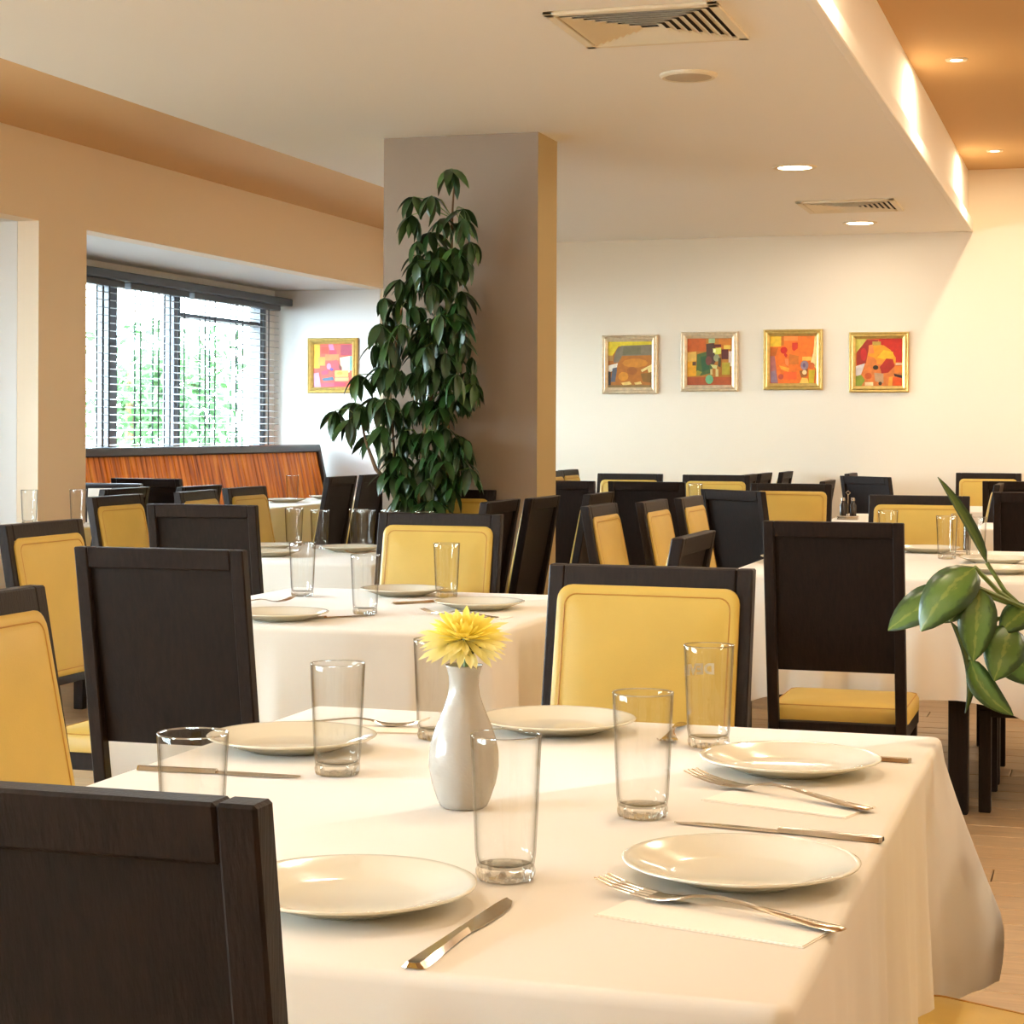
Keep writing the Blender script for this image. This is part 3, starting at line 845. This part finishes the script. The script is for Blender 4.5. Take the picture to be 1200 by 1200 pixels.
put('leaf', leaf_mesh(.038, .018, .3, .2, 4, m=M['leaf']), fl_, Matrix.Translation((0, 0, .062)) @ Matrix.Rotation(2.6, 4, 'Z') @ Matrix.Rotation(-.7, 4, 'Y'))
put('leaf', leaf_mesh(.038, .018, .3, .2, 4, m=M['leaf']), fl_, Matrix.Translation((0, 0, .058)) @ Matrix.Rotation(-.3, 4, 'Z') @ Matrix.Rotation(-.9, 4, 'Y'))

# other tables
for a in [
    (-2.10, 4.685, .7503, 'white plate at the near left of the second table'),
    (-2.06, 5.50, .7503, 'white plate at the far left of the second table under a yellow chair'),
    (-1.70, 5.16, .7503, 'white plate at the right of the second table above the flower'),
    (-3.38, 7.38, .7503, 'white plate on the third table, farther of two at its left'),
    (-3.20, 7.02, .7503, 'white plate on the third table, nearer of two at its left'),
    (-3.0, 7.40, .7503, 'white plate at the far end of the third table before the plant'),
    (-.40, 7.24, .7753, 'white plate at the right edge on the right table, farther of two'),
    (-.36, 6.74, .7753, 'white plate at the right edge on the right table, nearer of two'),
    (-.69, 7.80, .7753, 'white plate at the far end of the right table before a yellow chair'),
    (-1.10, 7.05, .7753, 'white plate at the left side of the right table'),
    (-2.20, 10.95, .7903, 'white plate on the small far table in the middle'),
    (-4.90, 11.0, .8003, 'white plate on the alcove table before the bench, nearer'),
    (-4.86, 11.6, .8003, 'white plate on the alcove table before the bench, farther'),
]: plate(*a, s=.96)
for a in [
    (-2.33, 5.36, .7503, 'glass on the second table, left of three'),
    (-1.946, 4.906, .7503, 'glass on the second table, nearest and in the middle'),
    (-1.91, 5.48, .7503, 'glass on the second table against the yellow chair pad'),
    (-3.37, 7.66, .7503, 'glass on the third table, leftmost of its row'),
    (-3.19, 7.52, .7503, 'glass on the third table, second from the left'),
    (-3.07, 7.66, .7503, 'glass on the third table, in front of a leaning dark chair back'),
    (-3.00, 7.57, .7503, 'glass on the third table, nearest of its right pair'),
    (-2.91, 7.62, .7503, 'glass on the third table, left of the plant foot'),
    (-2.74, 7.58, .7503, 'glass on the third table, under the plant before a yellow pad'),
    (-4.94, 11.2, .8003, 'glass on the alcove table in front of the bench end'),
    (-.585, 7.42, .7753, 'glass on the right table, left of the leaf tip'),
    (-.545, 7.62, .7753, 'glass on the right table, just behind its left neighbour'),
    (-.475, 7.35, .7753, 'glass on the right table, half hidden by the tall leaf'),
    (-.85, 7.84, .7753, 'glass on the right table against the yellow chair pad'),
    (-2.27, 10.85, .7903, 'glass on the small far table before a far yellow chair'),
    (-4.88, 8.00, .8003, 'glass on the left edge table, left of the tan pier corner'),
    (-4.69, 8.12, .8003, 'glass on the left edge table, in front of the tan pier'),
]: glass(*a)
for k, p, q, z, l in [
    ('knife', (-2.10, 4.66), (-1.90, 4.86), .7503, 'knife on the second table in front of its near glass'),
    ('knife', (-1.98, 5.20), (-1.76, 5.45), .7503, 'knife behind the middle glass on the second table'),
    ('fork', (-2.40, 4.98), (-2.28, 5.18), .7503, 'fork at the left edge of the second table'),
    ('fork', (-1.56, 4.90), (-1.80, 4.96), .7503, 'fork before the right plate of the second table'),
    ('fork', (-2.70, 7.20), (-2.95, 7.22), .7503, 'fork on the third table below its glasses'),
    ('knife', (-.24, 7.0), (-.48, 7.0), .7753, 'knife between the plates of the right table'),
]: cutlery(k, p, q, z, l, k + 's')
napkin(-1.64, 4.93, .7503, -.1, 'paper napkin under the fork on the second table')
# cruet on a far table
c = empty('condiment_cruet', (-1.315, 10.2, .7903)); tag(c, 'small wire cruet with two dark bottles, far under the fourth painting', 'cruet')
obj('tray', bx(-.055, .055, -.03, .03, 0, .02, bev=.003), M['steel'], c)
for s in (-.026, .026):
    bt = obj('bottle', lathe(bmesh.new(), [(0, .02), (.018, .02), (.018, .075), (.009, .09), (.009, .10), (0, .10)], 16), M['cruet_dark'], c, True, loc=(s, 0, 0))
    obj('cap', lathe(bmesh.new(), [(0, .10), (.011, .10), (.010, .115), (0, .117)], 12), M['steel'], bt, True)
obj('handle', tube(bmesh.new(), [(0, 0, .02), (0, 0, .13), (.012, 0, .142), (0, 0, .152), (-.012, 0, .142), (0, 0, .131)], .0025, 6), M['steel'], c)
# menu card on the left table
cb = bmesh.new()
for s in (-1, 1):
    q = bx(-.055, .055, -.001, .001, 0, .17); xf(q, Matrix.Translation((0, s * .03, 0)) @ Matrix.Rotation(s * .155, 4, 'X'))
    me = bpy.data.meshes.new('t'); q.to_mesh(me); q.free(); cb.from_mesh(me); bpy.data.meshes.remove(me)
o = obj('menu_card', cb, M['card'], None, loc=(-4.63, 8.22, .8003)); o.rotation_euler = (0, 0, .35)
tag(o, 'blank white folded card standing on the left table by the pier', 'card')

# ------------------------------------------------------------------ paintings
def painting(cx, cz, w, h, frame_m, patches, label, yw=YB):
    t = empty('painting', (cx, yw, cz)); tag(t, label, 'painting', 'framed abstract paintings')
    fw = .045
    fb = bmesh.new(); rings = []
    for ins, y in ((0, -.001), (0, -.018), (.008, -.026), (.016, -.020), (.026, -.028), (fw - .004, -.016), (fw, -.010), (fw, -.004)):
        rings.append([fb.verts.new((sx * (w / 2 - ins), y, sz * (h / 2 - ins))) for sx, sz in ((-1, -1), (1, -1), (1, 1), (-1, 1))])
    for a, b in zip(rings, rings[1:]):
        for i in range(4): fb.faces.new((a[i], a[(i + 1) % 4], b[(i + 1) % 4], b[i]))
    obj('frame', fb, frame_m, t)
    iw, ih = w / 2 - fw, h / 2 - fw
    cb = bmesh.new(); ms = []
    for k, (rgb, pts) in enumerate(patches):
        m = flat(rgb)
        if m not in ms: ms.append(m)
        y = -.006 - k * .00025
        vv = [cb.verts.new(((2 * u - 1) * iw, y, (1 - 2 * v) * ih)) for u, v in pts]
        f = cb.faces.new(vv); f.material_index = ms.index(m)
    me = bpy.data.meshes.new('canvas'); cb.to_mesh(me); cb.free()
    for m in ms: me.materials.append(m)
    o = bpy.data.objects.new('canvas', me); COL.objects.link(o); o.parent = t
def R_(a, b, c, d): return [(a, b), (c, b), (c, d), (a, d)]
def blob(cx, cy, rx, ry, n=10, a0=0): return [(cx + rx * math.cos(a0 + 2 * PI * i / n), cy + ry * math.sin(a0 + 2 * PI * i / n)) for i in range(n)]
FULL = R_(0, 0, 1, 1)
painting(-3.232, 1.722, .405, .413, M['silvergold'], [
    ((168, 98, 10), FULL), ((222, 198, 40), R_(0, 0, 1, .1)), ((222, 198, 40), [(0, 0), (.3, 0), (.1, .3), (0, .32)]),
    ((120, 106, 82), [(.14, .3), (.2, .16), (.3, .09), (1, .07), (1, .30), (.32, .31), (.24, .45), (.12, .46)]), ((104, 96, 66), [(.35, .12), (.75, .1), (.75, .28), (.33, .29)]),
    ((176, 132, 62), R_(0, .3, .11, .42)), ((232, 226, 206), [(0, .52), (.22, .47), (.2, .57), (.06, .66), (0, .64)]), ((86, 88, 96), [(.1, .58), (.2, .56), (.2, .64), (.16, .88), (.06, .88)]),
    ((46, 32, 14), R_(0, .66, .06, .95)), ((190, 120, 20), blob(.62, .47, .3, .1)), ((200, 130, 18), blob(.35, .76, .12, .1)), ((150, 84, 8), blob(.55, .64, .12, .09)),
    ((240, 214, 140), [(.75, .62), (1, .5), (1, .55), (.78, .67)]), ((228, 206, 130), [(.9, .58), (1, .52), (1, .66), (.93, .68)]),
    ((124, 84, 14), [(.75, .7), (1, .68), (1, .9), (.8, .88)]), ((222, 190, 110), [(.3, .9), (.5, .87), (.55, .93), (.35, .96)]), ((222, 190, 110), [(.6, .9), (.75, .87), (.78, .93), (.63, .94)]), ((130, 100, 50), R_(0, .95, 1, 1)),
], 'framed ochre and grey abstract painting, leftmost of four on the back wall')
painting(-2.662, 1.738, .405, .415, M['silvergold'], [
    ((176, 110, 24), FULL), ((184, 84, 8), R_(0, 0, .42, .28)), ((196, 112, 20), R_(.7, 0, 1, .22)), ((224, 178, 84), [(0, .3), (.2, .28), (.2, .5), (0, .52)]), ((226, 160, 22), [(0, .5), (.2, .48), (.22, .8), (0, .82)]),
    ((160, 70, 14), R_(0, .83, 1, 1)), ((72, 92, 34), [(.22, .34), (.45, .28), (.6, .4), (.55, .74), (.3, .8), (.2, .7)]), ((36, 78, 38), [(.3, .4), (.48, .36), (.5, .66), (.34, .72)]),
    ((70, 42, 24), [(.42, .12), (.6, .1), (.7, .4), (.6, .56), (.44, .5)]), ((110, 54, 40), blob(.48, .48, .07, .1)), ((166, 184, 130), R_(.48, .0, .62, .1)), ((96, 24, 6), R_(.6, .13, .76, .19)),
    ((214, 210, 86), [(.57, .22), (.76, .2), (.76, .33), (.63, .36)]), ((240, 240, 170), R_(.58, .23, .64, .31)), ((86, 30, 16), R_(.77, .24, .92, .45)), ((228, 186, 70), R_(.82, .15, .98, .23)), ((230, 208, 190), R_(.93, .28, 1, .6)),
    ((150, 150, 110), blob(.66, .42, .07, .08)), ((66, 60, 20), [(.7, .42), (.76, .42), (.75, .62), (.69, .6)]), ((206, 200, 130), [(.52, .56), (.68, .58), (.66, .66), (.58, .64)]), ((170, 152, 36), R_(.78, .52, .96, .78)),
    ((210, 190, 120), R_(.52, .66, .57, .78)), ((210, 190, 120), R_(.64, .66, .7, .82)), ((110, 170, 120), blob(.5, .88, .09, .1)), ((84, 50, 10), R_(.12, .5, .2, .58)), ((150, 140, 40), [(.22, .68), (.34, .72), (.28, .8), (.2, .8)]),
], 'framed green and brown abstract painting, second of four on the back wall')
painting(-2.079, 1.748, .408, .415, M['gold'], [
    ((232, 112, 16), FULL), ((240, 192, 48), R_(0, 0, .24, .22)), ((196, 108, 16), R_(.24, 0, .3, .2)), ((250, 138, 58), R_(.3, 0, .6, .1)), ((196, 100, 16), [(0, .24), (.18, .24), (.12, .42), (0, .42)]),
    ((176, 104, 96), [(0, .42), (.1, .42), (.18, 1), (.02, 1), (0, .8)]), ((146, 116, 130), [(.02, .75), (.12, .72), (.16, .98), (.02, .98)]), ((252, 214, 140), [(.97, .0), (1, 0), (1, .7), (.88, .55), (.94, .35)]),
    ((196, 30, 4), blob(.3, .30, .075, .075)), ((196, 30, 4), [(.32, .34), (.38, .4), (.35, .46), (.3, .4)]), ((200, 44, 6), [(.48, .14), (.6, .14), (.6, .26), (.52, .32), (.48, .28)]), ((252, 136, 70), [(.32, .48), (.4, .48), (.4, .64), (.34, .6)]),
    ((198, 104, 14), [(.42, .38), (.62, .42), (.62, .6), (.42, .6)]), ((246, 160, 40), [(.2, .62), (.42, .68), (.4, .76), (.24, .7)]), ((236, 94, 28), R_(.3, .76, .58, .92)), ((248, 178, 70), R_(.7, .44, .9, .52)),
    ((152, 124, 132), blob(.75, .62, .09, .1)), ((110, 84, 110), blob(.74, .62, .03, .05)), ((206, 96, 34), blob(.9, .63, .07, .07)), ((140, 84, 20), [(.64, .74), (.82, .7), (.8, .86), (.68, .88)]), ((246, 206, 150), blob(.75, .77, .05, .05)), ((246, 196, 88), [(.64, 1), (.7, .88), (.82, .9), (.84, 1)]),
    ((196, 166, 18), [(.84, .72), (.98, .72), (.95, 1), (.84, 1)]), ((180, 70, 44), blob(.24, .86, .06, .06)),
], 'framed orange abstract painting, third of four on the back wall')
painting(-1.495, 1.726, .402, .41, M['gold'], [
    ((214, 120, 50), FULL), ((190, 34, 10), R_(.5, 0, 1, .5)), ((200, 190, 84), [(0, 0), (.24, 0), (.02, .3), (0, .3)]), ((150, 36, 16), [(.24, .02), (.5, .02), (.4, .16), (.26, .3), (.22, .52), (.02, .56), (.02, .28)]), ((186, 30, 24), blob(.17, .33, .07, .14)),
    ((226, 148, 22), [(.28, .2), (.42, .12), (.6, .14), (.75, .24), (.86, .4), (.86, .52), (.5, .54), (.4, .4), (.26, .36)]), ((250, 178, 30), [(.46, .4), (.6, .24), (.8, .28), (.82, .4), (.6, .44)]), ((180, 150, 60), R_(.36, .06, .54, .14)), ((240, 130, 66), [(.28, .14), (.36, .12), (.4, .3), (.28, .32)]),
    ((244, 140, 40), [(.44, .44), (.7, .44), (.66, .56), (.46, .54)]), ((166, 34, 6), [(.66, .42), (.8, .44), (.84, .58), (.7, .72), (.56, .74), (.52, .6)]), ((52, 40, 12), blob(.43, .61, .06, .05)), ((218, 206, 200), [(0, .58), (.2, .52), (.16, .64), (.1, .8), (0, .78)]),
    ((136, 150, 44), [(0, .8), (.12, .76), (.2, .88), (.12, 1), (0, 1)]), ((196, 84, 16), blob(.27, .79, .08, .07)), ((190, 150, 110), [(.4, .72), (.6, .74), (.6, .94), (.42, .9)]), ((60, 50, 24), blob(.53, .95, .04, .04)), ((250, 214, 160), R_(.2, .92, .38, 1)), ((236, 160, 50), [(.72, .82), (.8, .8), (.78, 1), (.7, 1)]),
    ((214, 80, 10), R_(.8, .82, 1, 1)), ((60, 22, 4), [(.82, .74), (1, .78), (1, .84), (.84, .8)]), ((236, 128, 40), R_(.84, .58, 1, .72)), ((226, 190, 150), R_(.86, .52, 1, .56)),
], 'framed red and orange abstract painting, rightmost of four on the back wall')
painting(-5.488, 1.728, .397, .408, M['gold'], [
    ((222, 84, 66), FULL), ((226, 176, 44), R_(0, 0, .16, .56)), ((236, 150, 66), R_(.12, .3, .3, .5)), ((206, 60, 40), R_(.2, .06, .38, .22)), ((204, 120, 160), [(.38, 0), (.5, 0), (.54, .14), (.42, .18)]), ((196, 50, 70), R_(.4, .14, .6, .24)), ((150, 50, 70), R_(.7, .02, 1, .26)), ((236, 122, 70), R_(.3, .24, .66, .38)),
    ((244, 210, 166), [(.68, .32), (.94, .28), (.94, .66), (.74, .66), (.7, .5)]), ((110, 160, 160), R_(.94, .28, 1, .62)), ((214, 70, 76), [(.34, .44), (.6, .36), (.74, .6), (.6, .64), (.4, .58)]), ((110, 50, 44), [(.64, .42), (.74, .54), (.74, .62), (.66, .58)]), ((198, 140, 176), blob(.4, .52, .06, .08)), ((90, 60, 130), blob(.47, .59, .05, .04)),
    ((196, 60, 90), [(.2, .64), (.4, .58), (.38, .7), (.22, .72)]), ((244, 200, 90), R_(.56, .62, .9, .76)), ((214, 140, 50), blob(.68, .68, .08, .04)), ((206, 150, 170), [(0, .68), (.14, .66), (.2, 1), (.02, 1)]), ((60, 96, 120), [(.22, .8), (.5, .76), (.54, .84), (.26, .86)]), ((244, 160, 110), R_(.56, .78, .92, .86)), ((166, 40, 66), [(.54, .88), (.84, .9), (.82, .98), (.52, .98)]), ((196, 70, 90), R_(.2, .9, .54, 1)),
], 'framed red and yellow abstract painting on the white alcove wall', yw=YB - .012)

# ------------------------------------------------------------------ umbrella plant before the column
up = empty('potted_umbrella_plant', (-3.12, 8.07, 0)); tag(up, 'tall umbrella plant with drooping dark leaves growing up the column', 'plant')
rq = random.Random(12)
pot = obj('planter', lathe(bmesh.new(), [(0, 0), (.085, 0), (.095, .02), (.110, .34), (.118, .36), (.118, .40), (.106, .40), (.100, .36), (0, .355)], 32), M['pot'], up, True, loc=(-.065, .02, 0))
obj('soil', lathe(bmesh.new(), [(0, .372), (.101, .366), (.099, .356), (0, .356)], 24), M['soil'], up, loc=(-.065, .02, 0))
S_ = 8.58 / 2250
def pp(px, py): return ((px - 449) * S_, 1.256 - (py - 504) * S_)   # metres beside the planter / above the floor
stems = [[(-.03, 0, .36), (.14, .0, .62), (.17, .0, .85), (.20, -.02, 1.2), (.26, .02, 1.6), (.31, .04, 1.95), (.32, .02, 2.2), (.335, .0, 2.36)],
         [(-.09, .04, .36), (.09, .0, .62), (.09, .0, .85), (.06, .0, 1.1), (.04, -.02, 1.45), (.10, -.03, 1.8)],
         [(-.05, -.03, .36), (.22, .0, .7), (.30, .02, 1.0), (.30, .03, 1.4), (.36, .04, 1.8)],
         [(.06, .0, .98), (-.02, -.03, 1.08), (-.06, -.05, 1.2), (-.09, -.04, 1.3)]]
for s in stems: obj('stem', tube(bmesh.new(), s, [.012 - .008 * i / (len(s) - 1) for i in range(len(s))], 7), M['bark'], up, True)
cl = [(537, 202, .0), (490, 232, 0), (485, 252, 0), (519, 234, 0), (552, 248, 0), (560, 262, 0), (543, 262, .02)]
cl += [(505, 272, 0), (520, 290, -.05), (540, 292, -.04), (560, 286, 0), (528, 306, -.1), (550, 305, -.05), (500, 308, -.02), (512, 320, -.08), (535, 318, -.06), (530, 340, 0), (545, 342, 0), (522, 335, -.1)]
cl += [(475, 328, 0), (468, 352, 0), (488, 358, -.03), (540, 362, 0), (530, 370, -.05), (552, 378, 0), (545, 398, .0)]
cl += [(505, 378, -.1), (485, 382, -.05), (520, 385, -.1), (455, 382, 0), (440, 402, 0), (470, 400, -.05), (495, 402, -.12), (515, 408, -.1), (535, 415, 0)]
cl += [(425, 440, 0), (455, 430, -.05), (480, 432, -.1), (505, 435, -.12), (525, 432, -.08), (553, 440, 0), (562, 450, 0), (545, 462, 0)]
cl += [(412, 472, 0), (430, 475, 0), (420, 492, 0), (450, 466, -.05), (470, 468, -.08), (490, 470, -.12), (512, 470, -.1), (530, 478, -.05), (400, 482, 0)]
cl += [(437, 510, 0), (460, 500, -.05), (480, 505, -.1), (500, 508, -.12), (520, 505, -.1), (540, 510, 0), (548, 522, 0), (455, 530, 0), (475, 535, -.1), (495, 540, -.1), (515, 538, -.1), (535, 540, -.05), (558, 548, 0), (470, 556, -.05), (490, 566, -.05), (510, 562, -.1), (530, 560, -.05), (480, 585, 0), (500, 590, -.05), (520, 585, 0)]
lm = [leaf_mesh(.138, .046, .35, .25, 5, m=M['leaf']), leaf_mesh(.125, .042, .3, .4, 5, m=M['leaf']), leaf_mesh(.132, .043, .4, .3, 5, m=M['leaf2'])]
pet = bmesh.new(); restb = bmesh.new(); nl = 0
cl2 = sorted(cl, key=lambda c: c[2] if c[2] < -.06 else -9)     # outer sprays first, inner ones go into the joined foliage
def leaf_mtx(c, a, el, s, roll):
    return Matrix.Translation(c) @ Matrix.Rotation(a, 4, 'Z') @ Matrix.Rotation(el, 4, 'Y') @ Matrix.Rotation(roll, 4, 'X') @ Matrix.Scale(s, 4)
for px, py, dy in cl2:
    x, z = pp(px, py)
    c = Vector((x, rq.uniform(-.14, .04) - max(0, -dy) * .3, z))
    st = min((Vector(p) for s in stems for p in s if p[2] < z + .1), key=lambda p: (p - c).length + max(0, p.z - c.z) * 2, default=Vector((0, 0, .4)))
    mid = (st + c) / 2 + Vector((0, 0, .03))
    tube(pet, [st, mid, c], .0024, 4)
    outer = rq.random() < .8
    n = rq.choice((6, 7, 7))
    a0 = rq.uniform(0, 6)
    for k in range(n):
        a = a0 + 2 * PI * k / n + rq.uniform(-.2, .2)
        m_ = leaf_mtx(c, a, rq.uniform(.35, 1.25), rq.uniform(.72, 1.08), rq.uniform(-.4, .4))
        me = lm[rq.choice((0, 0, 1, 1, 2))]
        if nl < 292 and dy > -.11:
            put('leaf', me, up, m_); nl += 1
        else:
            q = bmesh.new(); q.from_mesh(me); xf(q, m_); t_ = bpy.data.meshes.new('t'); q.to_mesh(t_); q.free(); restb.from_mesh(t_); bpy.data.meshes.remove(t_)
inner = [(px + rq.uniform(-16, 16), py + rq.uniform(-6, 26)) for px, py, dy in cl if 255 < py and 440 < px < 556 for _ in range(3 if py > 370 else 2)]
for px, py in inner:      # inner foliage close to the stems
    x, z = pp(px, py); c = Vector((x, rq.uniform(-.06, .05), max(z, .55))); a0 = rq.uniform(0, 6.3)
    for k in range(5):
        q = bmesh.new(); q.from_mesh(lm[rq.choice((0, 1))]); xf(q, leaf_mtx(c, a0 + k * 1.26, rq.uniform(.4, 1.3), rq.uniform(.6, .9), 0))
        t_ = bpy.data.meshes.new('t'); q.to_mesh(t_); q.free(); restb.from_mesh(t_); bpy.data.meshes.remove(t_)
o = obj('petiole', pet, M['stem'], up); o['kind'] = 'stuff'
o = obj('foliage', restb, M['leaf'], up, 'all'); o['kind'] = 'stuff'

# ------------------------------------------------------------------ broad-leaved plant at the right edge
bp_ = empty('broad_leaf_plant', (.10, 3.34, 0)); tag(bp_, 'broad leaved green plant reaching in from the right edge', 'plant')
obj('pedestal', bx(-.13, .13, -.13, .13, 0, .62, bev=.006), M['wenge'], bp_)
obj('pot', lathe(bmesh.new(), [(0, .62), (.075, .62), (.085, .63), (.105, .80), (.112, .80), (.112, .83), (.098, .83), (.09, .80), (0, .80)], 28), M['terra'], bp_, True)
obj('soil', lathe(bmesh.new(), [(0, .812), (.093, .806), (.09, .80), (0, .80)], 24), M['soil'], bp_)
OFF = Vector((.10, 3.34, 0))
def W3(p): return Vector(p) - OFF
def bleaf(base, tip, width, side, droop=.15, fold=.25, curve=0.0):
    """a single broad leaf from base to tip; side = direction its face looks to"""
    b, t = W3(base), W3(tip)
    d = t - b; L = d.length; d.normalize()
    nrm = Vector(side); nrm = (nrm - d * nrm.dot(d)).normalized(); w = nrm.cross(d)
    n = 10
    bm = bmesh.new(); uvl = bm.loops.layers.uv.new('UVMap'); rows = []
    for i in range(n + 1):
        s = i / n
        hw = width / 2 * (math.sin(PI * s ** .8) ** .7 if 0 < s < 1 else .03)
        c = b + d * (L * s) + nrm * (droop * L * 4 * s * (1 - s)) + w * (curve * L * 4 * s * (1 - s))
        rows.append([bm.verts.new(c + w * hw * k + nrm * (fold * abs(k) ** 1.3 * hw)) for k in (-1, -.5, 0, .5, 1)])
    low = [[bm.verts.new(v.co - nrm * .0012) for v in r] for r in rows]
    pos = {}
    for i, (r, r2) in enumerate(zip(rows, low)):
        for k in range(5): pos[r[k]] = pos[r2[k]] = (k / 4, i / n)
    for i in range(n):
        for k in range(4):
            bm.faces.new((rows[i][k], rows[i][k + 1], rows[i + 1][k + 1], rows[i + 1][k]))
            bm.faces.new((low[i][k], low[i + 1][k], low[i + 1][k + 1], low[i][k + 1]))
        bm.faces.new((rows[i][0], rows[i + 1][0], low[i + 1][0], low[i][0])); bm.faces.new((rows[i][4], low[i][4], low[i + 1][4], rows[i + 1][4]))
    for f in bm.faces:
        for l in f.loops: l[uvl].uv = pos[l.vert]
    obj('leaf', bm, M['pothos'], bp_, 'all')
CAMD = Vector((.05, -1, .15))
bleaf((-.188, 3.187, 1.045), (-.264, 3.164, 1.183), .022, (.6, -.7, .25), .02, .8)
bleaf((-.205, 3.150, 1.040), (-.284, 3.100, .940), .078, (-.10, -.9, .45), .16, -.15)
bleaf((-.235, 3.185, 1.000), (-.341, 3.150, .934), .068, (-.1, -.8, .6), .08, .1)
bleaf((-.196, 3.130, 1.008), (-.203, 3.110, .894), .062, (.1, -1, .2), .10, .2)
bleaf((-.243, 3.170, .950), (-.218, 3.150, .806), .026, (.75, -.6, .1), .02, .5, .13)
bleaf((-.212, 3.165, .890), (-.144, 3.15, .806), .042, (.1, -.9, .4), .05, .3, -.12)
bleaf((-.150, 3.180, .945), (-.172, 3.13, .862), .072, (.2, -.9, .3), .10, .1)
bleaf((-.175, 3.20, .92), (-.10, 3.18, .852), .070, (-.1, -.9, .35), .08, .1)
bleaf((-.12, 3.20, .975), (-.166, 3.17, .935), .05, (.1, -.8, .5), .08, .1)
bleaf((-.225, 3.20, 1.0), (-.255, 3.19, .945), .05, (.1, -.9, .2), .08, .1)
bleaf((.04, 3.30, 1.0), (-.02, 3.16, .90), .08, (0, -.8, .6), .15, .1)
bleaf((.18, 3.30, .98), (.27, 3.24, .88), .08, (.2, -.8, .6), .15, .1)
for pts in ([(.0, 0, .81), (-.06, -.03, .90), (-.16, -.10, .955), (-.231, -.134, .971), (-.26, -.15, 1.0), (-.288, -.153, 1.045)],
            [(-.231, -.134, .971), (-.27, -.16, 1.0), (-.305, -.19, 1.04)],
            [(-.231, -.134, .971), (-.30, -.15, .995), (-.335, -.155, 1.0)],
            [(-.22, -.13, .968), (-.27, -.19, .995), (-.296, -.21, 1.008)],
            [(-.20, -.12, .96), (-.27, -.15, .955), (-.31, -.17, .93), (-.312, -.175, .89)],
            [(-.335, -.155, 1.0), (-.345, -.165, .97), (-.343, -.17, .95)],
            [(-.18, -.11, .955), (-.22, -.14, .955), (-.25, -.16, .945)],
            [(-.02, 0, .81), (-.1, -.07, .87), (-.20, -.13, .92), (-.275, -.14, .92)],
            [(-.19, -.11, .96), (-.22, -.14, .975)], [(0, 0, .81), (-.03, -.03, .92), (-.06, -.04, 1.0)], [(.02, 0, .81), (.06, -.03, .92), (.08, -.04, .98)]):
    obj('stem', tube(bmesh.new(), pts, .0038, 6), M['stem'], bp_, True)
